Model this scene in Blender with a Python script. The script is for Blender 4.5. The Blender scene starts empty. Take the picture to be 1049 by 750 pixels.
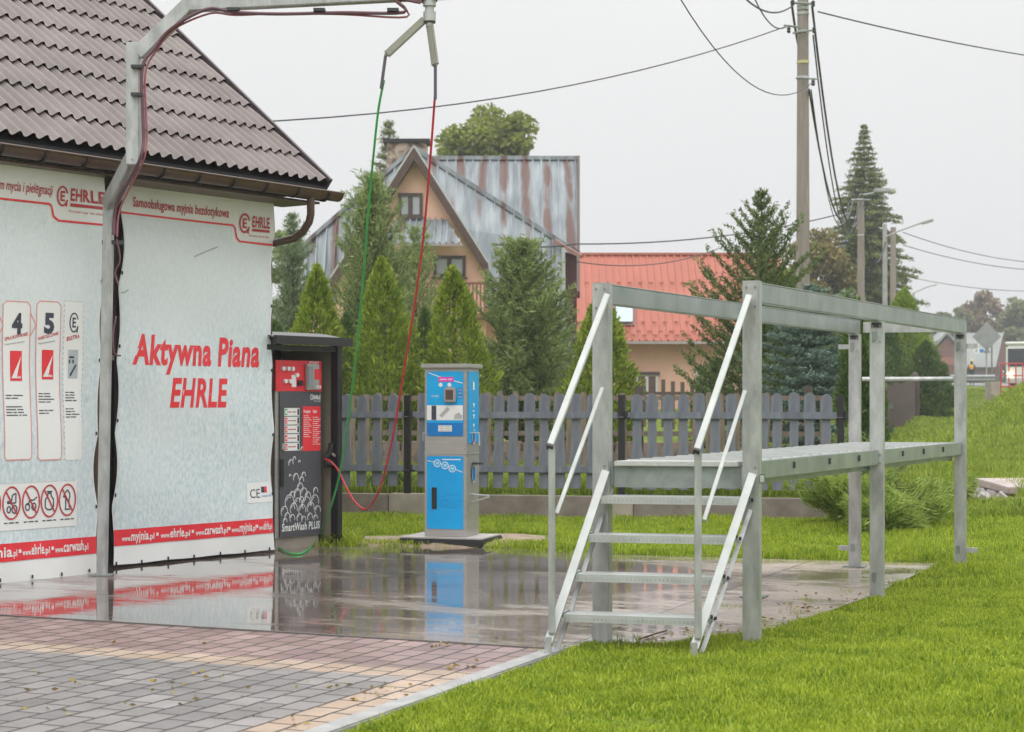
import bpy, bmesh, math, random
import numpy as np
from mathutils import Vector, Matrix
random.seed(7)
rng = np.random.default_rng(11)
R = math.radians
C = bpy.context.scene.collection
SC = bpy.context.scene

# ------------------------------------------------------------------ camera, sky, sun, exposure
EYE, FPX, CX, HY, PW = 1.42, 1800.0, 524.5, 410.0, 1049.0
cam_d = bpy.data.cameras.new('camera')
cam = bpy.data.objects.new('camera', cam_d); C.objects.link(cam)
cam.location = (0, 0, EYE); cam.rotation_euler = (R(90), 0, 0)
cam_d.sensor_width = 36; cam_d.lens = 36 * FPX / PW
cam_d.shift_y = (HY - 375.0) / PW
cam_d.clip_start = .1; cam_d.clip_end = 2000
cam_d.dof.use_dof = True; cam_d.dof.focus_distance = 13.0; cam_d.dof.aperture_fstop = 5.0
SC.camera = cam

world = bpy.data.worlds.new('World'); SC.world = world; world.use_nodes = True
nt = world.node_tree; nt.nodes.clear()
def wn(t): return nt.nodes.new(t)
SUN_EL, SUN_ROT = R(48), R(200)
sky = wn('ShaderNodeTexSky'); sky.sky_type = 'NISHITA'; sky.sun_disc = False
sky.sun_elevation = SUN_EL; sky.sun_rotation = SUN_ROT; sky.dust_density = 4; sky.air_density = 1
hs = wn('ShaderNodeHueSaturation'); hs.inputs['Saturation'].default_value = .12; hs.inputs['Value'].default_value = .12
nt.links.new(sky.outputs[0], hs.inputs['Color'])
geo = wn('ShaderNodeTexCoord'); sep = wn('ShaderNodeSeparateXYZ'); nt.links.new(geo.outputs['Generated'], sep.inputs[0])
ramp = wn('ShaderNodeValToRGB'); nt.links.new(sep.outputs['Z'], ramp.inputs[0])
cr = ramp.color_ramp; cr.interpolation = 'B_SPLINE'
K = .1
cr.elements[0].position = 0; cr.elements[0].color = (6.4*K, 6.45*K, 6.55*K, 1)
cr.elements[1].position = 1; cr.elements[1].color = (1, 1, 1, 1)
for p, v in ((.07, .675), (.16, .715), (.25, .745)):
    e = cr.elements.new(p); e.color = (v, v * 1.003, v * 1.006, 1)
# cloud cover: brighter towards the zenith, as an overcast sky is
mp = wn('ShaderNodeMapRange'); mp.inputs['From Min'].default_value = .22; mp.inputs['From Max'].default_value = 1
mp.inputs['To Min'].default_value = 1.0; mp.inputs['To Max'].default_value = 2.45; nt.links.new(sep.outputs['Z'], mp.inputs['Value'])
cn = wn('ShaderNodeTexNoise'); cn.inputs['Scale'].default_value = 1.6; cn.inputs['Detail'].default_value = 3
nt.links.new(geo.outputs['Generated'], cn.inputs['Vector'])
cm = wn('ShaderNodeMapRange'); cm.inputs['To Min'].default_value = .91; cm.inputs['To Max'].default_value = 1.07; nt.links.new(cn.outputs[0], cm.inputs['Value'])
mm = wn('ShaderNodeMath'); mm.operation = 'MULTIPLY'; nt.links.new(mp.outputs[0], mm.inputs[0]); nt.links.new(cm.outputs[0], mm.inputs[1])
vm = wn('ShaderNodeVectorMath'); vm.operation = 'SCALE'; nt.links.new(ramp.outputs[0], vm.inputs[0]); nt.links.new(mm.outputs[0], vm.inputs['Scale'])
v10 = wn('ShaderNodeVectorMath'); v10.operation = 'SCALE'; v10.inputs['Scale'].default_value = 10.6; nt.links.new(vm.outputs[0], v10.inputs[0])
mix = wn('ShaderNodeMix'); mix.data_type = 'RGBA'; mix.inputs['Factor'].default_value = .95
nt.links.new(hs.outputs[0], mix.inputs['A']); nt.links.new(v10.outputs[0], mix.inputs['B'])
bg = wn('ShaderNodeBackground'); bg.inputs['Strength'].default_value = .1
nt.links.new(mix.outputs['Result'], bg.inputs['Color'])
out = wn('ShaderNodeOutputWorld'); nt.links.new(bg.outputs[0], out.inputs[0])
sun_d = bpy.data.lights.new('sun', 'SUN'); sun_d.energy = .6; sun_d.angle = R(25); sun_d.color = (1, .97, .93)
sun = bpy.data.objects.new('sun', sun_d); C.objects.link(sun)
sun.rotation_euler = Vector((math.sin(SUN_ROT) * math.cos(SUN_EL), math.cos(SUN_ROT) * math.cos(SUN_EL), math.sin(SUN_EL))).to_track_quat('Z', 'Y').to_euler()
SC.view_settings.view_transform = 'Standard'; SC.view_settings.look = 'None'
SC.view_settings.exposure = 0.25; SC.view_settings.gamma = 1; SC.view_settings.use_curve_mapping = False
SC.render.engine = 'CYCLES'
SC.cycles.max_bounces = 6; SC.cycles.diffuse_bounces = 3; SC.cycles.glossy_bounces = 3; SC.cycles.transmission_bounces = 4
SC.cycles.volume_bounces = 0; SC.cycles.transparent_max_bounces = 6

# ------------------------------------------------------------------ helpers
def P(px, py, Y): return Vector(((px - CX) / FPX * Y, Y, EYE + (HY - py) / FPX * Y))
def G(px, py, z=0.0):
    Y = (EYE - z) * FPX / (py - HY); return Vector(((px - CX) / FPX * Y, Y, z))

def tag(o, label=None, cat=None, group=None, kind=None):
    if label: o['label'] = label
    if cat: o['category'] = cat
    if group: o['group'] = group
    if kind: o['kind'] = kind
    return o
def thing(name, loc, rz, label, cat, group=None):
    o = bpy.data.objects.new(name, None); C.objects.link(o)
    o.location = loc; o.rotation_euler = (0, 0, rz); o.empty_display_size = .2
    return tag(o, label, cat, group)
def copy_tree(o, parent=None):
    c = o.copy(); C.objects.link(c); c.parent = parent
    for ch in list(o.children): copy_tree(ch, c)
    return c
def np_mesh(name, V, F, m, parent=None, smooth=False):
    V = np.asarray(V, np.float32).reshape(-1, 3); F = np.asarray(F, np.int32); k = F.shape[1]
    me = bpy.data.meshes.new(name)
    me.vertices.add(len(V)); me.vertices.foreach_set('co', V.ravel())
    me.loops.add(F.size); me.loops.foreach_set('vertex_index', F.ravel())
    me.polygons.add(len(F)); me.polygons.foreach_set('loop_start', np.arange(0, F.size, k, dtype=np.int32))
    me.polygons.foreach_set('loop_total', np.full(len(F), k, np.int32))
    if smooth: me.polygons.foreach_set('use_smooth', np.ones(len(F), bool))
    me.update(calc_edges=True)
    if m: me.materials.append(m)
    o = bpy.data.objects.new(name, me); C.objects.link(o); o.parent = parent
    return o

class MB:
    def __init__(s): s.v = []; s.f = []
    def add(s, vs, fs):
        n = len(s.v); s.v += [tuple(p) for p in vs]; s.f += [tuple(i + n for i in f) for f in fs]; return s
    def box(s, x0, x1, y0, y1, z0, z1, M=None):
        vs = [Vector((x, y, z)) for z in (z0, z1) for y in (y0, y1) for x in (x0, x1)]
        if M: vs = [M @ v for v in vs]
        return s.add(vs, [(0, 2, 3, 1), (4, 5, 7, 6), (0, 1, 5, 4), (2, 6, 7, 3), (0, 4, 6, 2), (1, 3, 7, 5)])
    def bar(s, a, b, w, h, up=(0, 0, 1)):
        a = Vector(a); b = Vector(b); d = b - a; L = d.length; d.normalize()
        sd = d.cross(Vector(up))
        if sd.length < 1e-4: sd = d.cross(Vector((1, 0, 0)))
        sd.normalize(); u = sd.cross(d)
        M = Matrix((( d.x, sd.x, u.x, a.x), (d.y, sd.y, u.y, a.y), (d.z, sd.z, u.z, a.z), (0, 0, 0, 1)))
        return s.box(0, L, -w / 2, w / 2, -h / 2, h / 2, M)
    def tube(s, pts, r, n=8, cap=True):
        pts = [Vector(p) for p in pts]; rs = r if isinstance(r, (list, tuple)) else [r] * len(pts)
        vs = []; prev = None
        for i, p in enumerate(pts):
            d = (pts[min(i + 1, len(pts) - 1)] - pts[max(i - 1, 0)]).normalized()
            if prev is None: u = d.orthogonal().normalized()
            else: u = (prev - d * prev.dot(d)).normalized()
            prev = u; w = d.cross(u)
            for k in range(n):
                a = 2 * math.pi * k / n; vs.append(p + (u * math.cos(a) + w * math.sin(a)) * rs[i])
        fs = [(i * n + k, i * n + (k + 1) % n, (i + 1) * n + (k + 1) % n, (i + 1) * n + k) for i in range(len(pts) - 1) for k in range(n)]
        if cap: fs += [tuple(range(n))[::-1], tuple((len(pts) - 1) * n + k for k in range(n))]
        return s.add(vs, fs)
    def prism(s, poly, y0, y1, M=None):        # poly in (x,z), extruded along y
        n = len(poly)
        vs = [Vector((x, y0, z)) for x, z in poly] + [Vector((x, y1, z)) for x, z in poly]
        if M: vs = [M @ v for v in vs]
        return s.add(vs, [tuple(range(n)), tuple(range(2 * n - 1, n - 1, -1))] + [(i, i + n, (i + 1) % n + n, (i + 1) % n) for i in range(n)])
    def slab(s, poly, th, nrm=None):            # closed planar 3D polygon given thickness behind it
        poly = [Vector(p) for p in poly]; n = len(poly)
        if nrm is None: nrm = (poly[1] - poly[0]).cross(poly[2] - poly[0]).normalized()
        nrm = Vector(nrm)
        vs = poly + [p + nrm * th for p in poly]
        return s.add(vs, [tuple(range(n)), tuple(range(2 * n - 1, n - 1, -1))] + [(i, i + n, (i + 1) % n + n, (i + 1) % n) for i in range(n)])
    def lathe(s, prof, c=(0, 0, 0), n=16):
        vs = [(c[0] + r * math.cos(2 * math.pi * k / n), c[1] + r * math.sin(2 * math.pi * k / n), c[2] + z) for r, z in prof for k in range(n)]
        fs = [(i * n + k, i * n + (k + 1) % n, (i + 1) * n + (k + 1) % n, (i + 1) * n + k) for i in range(len(prof) - 1) for k in range(n)]
        return s.add(vs, fs + [tuple(range(n))[::-1], tuple((len(prof) - 1) * n + k for k in range(n))])
    def build(s, name, m, parent=None, bev=0, smooth=False, label=None):
        me = bpy.data.meshes.new(name); me.from_pydata(s.v, [], s.f)
        if bev or smooth:
            b = bmesh.new(); b.from_mesh(me); bmesh.ops.recalc_face_normals(b, faces=b.faces)
            if bev: bmesh.ops.bevel(b, geom=[e for e in b.edges if len(e.link_faces) == 2 and e.calc_face_angle(0) > .7], offset=bev, segments=2, affect='EDGES', clamp_overlap=True)
            b.to_mesh(me); b.free()
        if smooth:
            me.polygons.foreach_set('use_smooth', [True] * len(me.polygons))
            me.set_sharp_from_angle(angle=R(40))
        me.materials.append(m)
        o = bpy.data.objects.new(name, me); C.objects.link(o); o.parent = parent
        if label: o['label'] = label
        return o

# ------------------------------------------------------------------ materials
def mat(name, c, rough=.7, metal=0, var=.12, scale=6, bump=0, bscale=40, c2=None, spec=.5, stretch=None, rvar=0, detail=4, thresh=None):
    m = bpy.data.materials.new(name); m.use_nodes = True; t = m.node_tree; L = t.links
    b = t.nodes['Principled BSDF']; b.inputs['Roughness'].default_value = rough; b.inputs['Metallic'].default_value = metal
    b.inputs['Specular IOR Level'].default_value = spec
    tc = t.nodes.new('ShaderNodeTexCoord'); src = tc.outputs['Object']
    if stretch:
        mpg = t.nodes.new('ShaderNodeMapping'); mpg.inputs['Scale'].default_value = stretch; L.new(src, mpg.inputs[0]); src = mpg.outputs[0]
    n = t.nodes.new('ShaderNodeTexNoise'); n.inputs['Scale'].default_value = scale; n.inputs['Detail'].default_value = detail; n.inputs['Roughness'].default_value = .62
    L.new(src, n.inputs['Vector'])
    r = t.nodes.new('ShaderNodeValToRGB'); L.new(n.outputs[0], r.inputs[0])
    lo, hi = thresh or (.32, .68)
    r.color_ramp.elements[0].position = lo; r.color_ramp.elements[1].position = hi
    a = c if c2 else [x * (1 - var) for x in c]; d = c2 if c2 else [min(1, x * (1 + var)) for x in c]
    r.color_ramp.elements[0].color = (*a, 1); r.color_ramp.elements[1].color = (*d, 1)
    L.new(r.outputs[0], b.inputs['Base Color'])
    if rvar:
        mr = t.nodes.new('ShaderNodeMapRange'); mr.inputs['To Min'].default_value = max(0, rough - rvar); mr.inputs['To Max'].default_value = rough + rvar
        n3 = t.nodes.new('ShaderNodeTexNoise'); n3.inputs['Scale'].default_value = scale * 1.7; n3.inputs['Detail'].default_value = 3; L.new(src, n3.inputs['Vector'])
        L.new(n3.outputs[0], mr.inputs['Value']); L.new(mr.outputs[0], b.inputs['Roughness'])
    if bump:
        n2 = t.nodes.new('ShaderNodeTexNoise'); n2.inputs['Scale'].default_value = bscale; n2.inputs['Detail'].default_value = 3; L.new(src, n2.inputs['Vector'])
        bp = t.nodes.new('ShaderNodeBump'); bp.inputs['Strength'].default_value = bump; bp.inputs['Distance'].default_value = .01
        L.new(n2.outputs[0], bp.inputs['Height']); L.new(bp.outputs[0], b.inputs['Normal'])
    return m
def leafmat(name, c, c2, trans=.25, rough=.6, ns=1.1):
    m = bpy.data.materials.new(name); m.use_nodes = True; t = m.node_tree; L = t.links
    b = t.nodes['Principled BSDF']; b.inputs['Roughness'].default_value = rough; b.inputs['Specular IOR Level'].default_value = .3
    g = t.nodes.new('ShaderNodeNewGeometry'); r = t.nodes.new('ShaderNodeValToRGB'); L.new(g.outputs['Random Per Island'], r.inputs[0])
    tc = t.nodes.new('ShaderNodeTexCoord'); n = t.nodes.new('ShaderNodeTexNoise'); n.inputs['Scale'].default_value = ns; n.inputs['Detail'].default_value = 5
    L.new(tc.outputs['Object'], n.inputs['Vector'])
    ad = t.nodes.new('ShaderNodeMath'); ad.operation = 'ADD'; L.new(g.outputs['Random Per Island'], ad.inputs[0]); L.new(n.outputs[0], ad.inputs[1])
    hf = t.nodes.new('ShaderNodeMath'); hf.operation = 'MULTIPLY_ADD'; hf.inputs[1].default_value = .8; hf.inputs[2].default_value = -.3; L.new(ad.outputs[0], hf.inputs[0])
    L.new(hf.outputs[0], r.inputs[0])
    r.color_ramp.elements[0].color = (*c, 1); r.color_ramp.elements[1].color = (*c2, 1)
    L.new(r.outputs[0], b.inputs['Base Color'])
    tr = t.nodes.new('ShaderNodeBsdfTranslucent'); L.new(r.outputs[0], tr.inputs[0])
    mx = t.nodes.new('ShaderNodeMixShader'); mx.inputs[0].default_value = trans
    L.new(b.outputs[0], mx.inputs[1]); L.new(tr.outputs[0], mx.inputs[2]); L.new(mx.outputs[0], t.nodes['Material Output'].inputs[0])
    return m
def emit(name, c, s):
    m = bpy.data.materials.new(name); m.use_nodes = True; b = m.node_tree.nodes['Principled BSDF']
    b.inputs['Emission Color'].default_value = (*c, 1); b.inputs['Emission Strength'].default_value = s; b.inputs['Base Color'].default_value = (*c, 1)
    return m

M_galv = mat('galvanised', (.42, .43, .425), rough=.42, metal=.4, var=.26, scale=11, stretch=(1, 1, .35), bump=.08, bscale=30, rvar=.12)
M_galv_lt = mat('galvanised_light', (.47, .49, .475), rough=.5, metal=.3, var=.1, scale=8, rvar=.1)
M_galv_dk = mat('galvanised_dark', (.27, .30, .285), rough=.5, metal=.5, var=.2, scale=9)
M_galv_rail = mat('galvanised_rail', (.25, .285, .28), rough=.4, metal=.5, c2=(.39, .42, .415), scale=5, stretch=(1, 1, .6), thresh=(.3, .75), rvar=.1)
M_bolt = mat('bolt', (.06, .06, .065), rough=.5, metal=.5)
M_rooftile = mat('roof_brown', (.132, .105, .097), rough=.4, var=.14, scale=2, spec=.5, c2=(.20, .165, .153), rvar=.1)
M_brown = mat('brown_metal', (.085, .048, .034), rough=.35, var=.15, scale=8)
M_dark = mat('dark_timber', (.02, .018, .02), rough=.7)
M_wall = mat('brown_plaster', (.17, .135, .12), rough=.9, bump=.3)
M_white = mat('white_vinyl', (.82, .83, .815), rough=.38, var=.05, scale=1.3, bump=.1, bscale=5)
M_red = mat('red_print', (.78, .035, .05), rough=.4, var=.06)
M_redd = mat('dark_red_print', (.52, .05, .055), rough=.5)
M_ink = mat('ink', (.05, .055, .08), rough=.5)
M_inkg = mat('grey_print', (.42, .43, .44), rough=.5)
M_pinkp = mat('pink_print', (.75, .32, .30), rough=.5)
M_foam = mat('foam_print', (.38, .54, .59), rough=.4, c2=(.74, .80, .81), scale=24, stretch=(1.6, 1, .8), thresh=(.22, .62), detail=7, bump=.05, bscale=4)
def foam_fix():
    t = M_foam.node_tree; L = t.links; b = t.nodes['Principled BSDF']
    src = b.inputs['Base Color'].links[0].from_socket
    tc = t.nodes.new('ShaderNodeTexCoord'); n = t.nodes.new('ShaderNodeTexNoise'); n.inputs['Scale'].default_value = .9; n.inputs['Detail'].default_value = 4
    L.new(tc.outputs['Object'], n.inputs['Vector'])
    sp = t.nodes.new('ShaderNodeSeparateXYZ'); L.new(tc.outputs['Object'], sp.inputs[0])
    mr = t.nodes.new('ShaderNodeMapRange'); mr.inputs['From Min'].default_value = .3; mr.inputs['From Max'].default_value = 3.2; mr.inputs['To Min'].default_value = -.12; mr.inputs['To Max'].default_value = .3
    L.new(sp.outputs['Z'], mr.inputs['Value'])
    ad = t.nodes.new('ShaderNodeMath'); ad.operation = 'ADD'; L.new(n.outputs[0], ad.inputs[0]); L.new(mr.outputs[0], ad.inputs[1])
    r = t.nodes.new('ShaderNodeValToRGB'); r.color_ramp.elements[0].position = .42; r.color_ramp.elements[1].position = .72; L.new(ad.outputs[0], r.inputs[0])
    mx = t.nodes.new('ShaderNodeMix'); mx.data_type = 'RGBA'; L.new(r.outputs[0], mx.inputs['Factor']); L.new(src, mx.inputs['A'])
    mx.inputs['B'].default_value = (.74, .79, .80, 1)
    m2 = t.nodes.new('ShaderNodeMix'); m2.data_type = 'RGBA'; m2.inputs['Factor'].default_value = .72; L.new(src, m2.inputs['A']); L.new(mx.outputs['Result'], m2.inputs['B'])
    L.new(m2.outputs['Result'], b.inputs['Base Color'])
foam_fix()
M_anth = mat('anthracite_panel', (.085, .082, .095), rough=.35, var=.06)
M_steel = mat('stainless', (.47, .455, .435), rough=.38, metal=.6, var=.08, scale=4, stretch=(1, 1, 6), rvar=.08)
M_blk = mat('black_metal', (.018, .018, .02), rough=.4)
M_smoke = mat('smoked_panel', (.27, .24, .185), rough=.25, var=.1)
M_blue = mat('blue_panel', (.003, .33, .76), rough=.28, c2=(.006, .43, .84), scale=1.5)
M_blued = mat('blue_panel_deep', (.005, .18, .52), rough=.25)
M_bluel = mat('blue_tint', (.05, .5, .86), rough=.3)
M_rubber = mat('rubber', (.025, .025, .028), rough=.6, bump=.3, bscale=200)
M_slab = mat('slab_top', (.42, .39, .37), rough=.5, var=.15)
M_pinkL = mat('pink_lettering', (.75, .06, .45), rough=.4)
M_glass = mat('window_glass', (.42, .45, .47), rough=.12, var=.15, scale=1.2)
M_glassd = mat('dark_window', (.04, .045, .05), rough=.08)
M_fence = mat('grey_fence_paint', (.165, .18, .218), rough=.55, var=.28, scale=3, stretch=(3, 3, .5), bump=.25, bscale=40)
M_wood = mat('weathered_wood', (.20, .16, .12), rough=.9, var=.3, scale=5, stretch=(6, 6, .6), bump=.4)
M_wood2 = mat('dark_wood', (.10, .075, .065), rough=.9, var=.3, scale=5, stretch=(6, 6, .6))
M_conc = mat('rough_concrete', (.17, .135, .115), rough=.85, c2=(.27, .235, .21), scale=3.5, bump=.3, bscale=60)
M_conc2 = mat('pale_concrete', (.34, .30, .25), rough=.85, var=.18, scale=3, bump=.3, bscale=60)
M_stone = mat('stone_blocks', (.22, .17, .135), rough=.9, var=.35, scale=5)
M_pole = mat('pole_concrete', (.27, .235, .205), rough=.9, var=.18, scale=2, stretch=(6, 6, .5), bump=.3)
M_poleg = mat('grey_pole', (.36, .36, .35), rough=.6, var=.12)
M_wire = mat('wire', (.035, .035, .045), rough=.6)
M_bark = mat('bark', (.10, .075, .055), rough=.95, var=.3, scale=6, bump=.6)
M_peach = mat('peach_plaster', (.80, .50, .375), rough=.9, var=.05, scale=1, bump=.15)
M_frameb = mat('brown_window_frame', (.075, .05, .045), rough=.5)
M_stonec = mat('chimney_stone', (.14, .10, .08), rough=.9, c2=(.46, .38, .31), scale=2.6, detail=2, thresh=(.42, .58), bump=.4, bscale=4)
M_hoseg = mat('green_hose', (.04, .36, .08), rough=.35)
M_hoser = mat('red_hose', (.52, .03, .04), rough=.35)
M_hosep = mat('purple_hose', (.13, .06, .08), rough=.45)
M_hosed = mat('dark_hose_sleeve', (.10, .08, .12), rough=.5)
M_flap = mat('hose_arm_cover', (.30, .30, .25), rough=.5)
M_guard = mat('guardrail_zinc', (.34, .35, .36), rough=.45, metal=.4)
M_railr = mat('red_paint', (.55, .03, .03), rough=.45)

# ------------------------------------------------------------------ terrain and paving
UR = math.atan2(-.398, .918)                      # the paving runs along this direction
def UV(u, v): return (.918 * u + .398 * v, -.398 * u + .918 * v)
LAWN_EDGE = [UV(-3.65, 5.2), UV(-3.65, 9.3), (.95, 10.22), (1.55, 10.75), (2.1, 11.75), (2.66, 12.85), (3.2, 14.1), (3.72, 15.25),
             (2.96, 15.5), (1.02, 16.05), (-.23, 16.8), (-1.79, 17.1)]
PAD = LAWN_EDGE + [(-4.5, 19.5), (-12, 19.5), (-12, 5.2)]
def sdist(x, y, poly=PAD):
    x = np.asarray(x, float); y = np.asarray(y, float); d = np.full(x.shape, 1e9); ins = np.zeros(x.shape, bool)
    n = len(poly)
    for i in range(n):
        ax, ay = poly[i]; bx, by = poly[(i + 1) % n]
        ex, ey = bx - ax, by - ay
        t = np.clip(((x - ax) * ex + (y - ay) * ey) / (ex * ex + ey * ey), 0, 1)
        d = np.minimum(d, np.hypot(x - ax - t * ex, y - ay - t * ey))
        c = ((ay > y) != (by > y)) & (x < (bx - ax) * (y - ay) / (by - ay + 1e-12) + ax)
        ins ^= c
    return np.where(ins, -d, d)
def sst(a, b, x):
    t = np.clip((np.asarray(x, float) - a) / (b - a), 0, 1); return t * t * (3 - 2 * t)
def vnoise(x, y, s, seed=0):
    x = np.asarray(x, float) * s; y = np.asarray(y, float) * s
    return (np.sin(x * 1.3 + seed + 1.7 * np.sin(y * .9 + seed)) * np.cos(y * 1.1 - seed * 2 + 1.3 * np.sin(x * .7))) 
WA, WB = Vector((-4.6, 21.55, 0)), Vector((3.78, 19.68, 0))      # the low concrete wall under the grey fence
def wall_side(x, y):
    return (y - WA.y) - (x - WA.x) * (WB.y - WA.y) / (WB.x - WA.x)
def H(x, y):
    x = np.asarray(x, float); y = np.asarray(y, float)
    d = sdist(x, y)
    h = np.where(d < 0, -.07, -.07 + .085 * sst(-.02, .1, d))
    out_ = sst(0, 3.5, d)
    h = h + out_ * .05 + out_ * .035 * np.clip(x - 3.0, 0, 12) * sst(9, 16, y) * (1 - sst(26, 40, y))
    h = h + .26 * sst(.0, .12, wall_side(x, y)) * (1 - sst(3.7, 4.3, x))
    h = h + .22 * sst(17.5, 22, y) * sst(3.7, 4.6, x)
    h = h + .62 * sst(25, 72, y)
    h = h + 1.0 * sst(76, 90, y) * sst(10, 16, x) + .9 * sst(92, 150, y) * sst(10, 16, x)
    h = h + 1.8 * sst(0, 4.6, x - .232 * y) * sst(27, 42, y) * (1 - sst(47, 58, y)) * (1 - .0 * x)
    h = h + .55 * sst(0, 3, x - .285 * y) * sst(45, 56, y) * (1 - sst(66, 80, y))
    h = h + .07 * vnoise(x, y, .8, 6) * sst(5, 8, x) * sst(22, 30, y) * (y < 75)
    h = h + out_ * (.012 * vnoise(x, y, 1.7, 1) + .02 * vnoise(x, y, .6, 2)) * (y < 60)
    return h
def Hf(x, y): return float(H(x, y))

def axis(a, b, step, lo, hi, g=1.09):
    c = list(np.arange(a, b + 1e-6, step)); s = step
    while c[-1] < hi: s *= g; c.append(c[-1] + s)
    s = step
    while c[0] > lo: s *= g; c.insert(0, c[0] - s)
    return np.array(c)
gx = axis(-3, 7.5, .075, -700, 700, 1.1); gy = axis(6.5, 22.5, .08, -60, 900, 1.05)
X, Y = np.meshgrid(gx, gy); Z = H(X, Y)
V = np.stack([X, Y, Z], -1).reshape(-1, 3); nx = len(gx); ny = len(gy)
ii = (np.arange(ny - 1)[:, None] * nx + np.arange(nx - 1)[None]).ravel()
F = np.stack([ii, ii + 1, ii + nx + 1, ii + nx], 1)
M_turf = mat('turf_ground', (.085, .14, .012), rough=1, c2=(.19, .27, .025), scale=1.1, bump=.8, bscale=70, spec=.1, detail=8)
def turf_fix():
    t = M_turf.node_tree; L = t.links; b = t.nodes['Principled BSDF']; src = b.inputs['Base Color'].links[0].from_socket
    tc = t.nodes.new('ShaderNodeTexCoord'); n = t.nodes.new('ShaderNodeTexNoise'); n.inputs['Scale'].default_value = 9; n.inputs['Detail'].default_value = 6
    L.new(tc.outputs['Object'], n.inputs['Vector'])
    r = t.nodes.new('ShaderNodeValToRGB'); r.color_ramp.elements[0].position = .45; r.color_ramp.elements[1].position = .62; L.new(n.outputs[0], r.inputs[0])
    mx = t.nodes.new('ShaderNodeMix'); mx.data_type = 'RGBA'; L.new(src, mx.inputs['A']); mx.inputs['B'].default_value = (.12, .13, .035, 1)
    L.new(r.outputs[0], mx.inputs['Factor']); L.new(mx.outputs['Result'], b.inputs['Base Color'])
turf_fix()
tag(np_mesh('ground', V, F, M_turf, smooth=True), kind='structure')

def sheet(name, poly, z, m, rot=0, parent=None):
    b = MB(); b.add([(x, y, 0) for x, y in poly], [tuple(range(len(poly)))])
    o = b.build(name, m); o.location.z = z; o.rotation_euler.z = rot; return tag(o, kind='structure')
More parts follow.
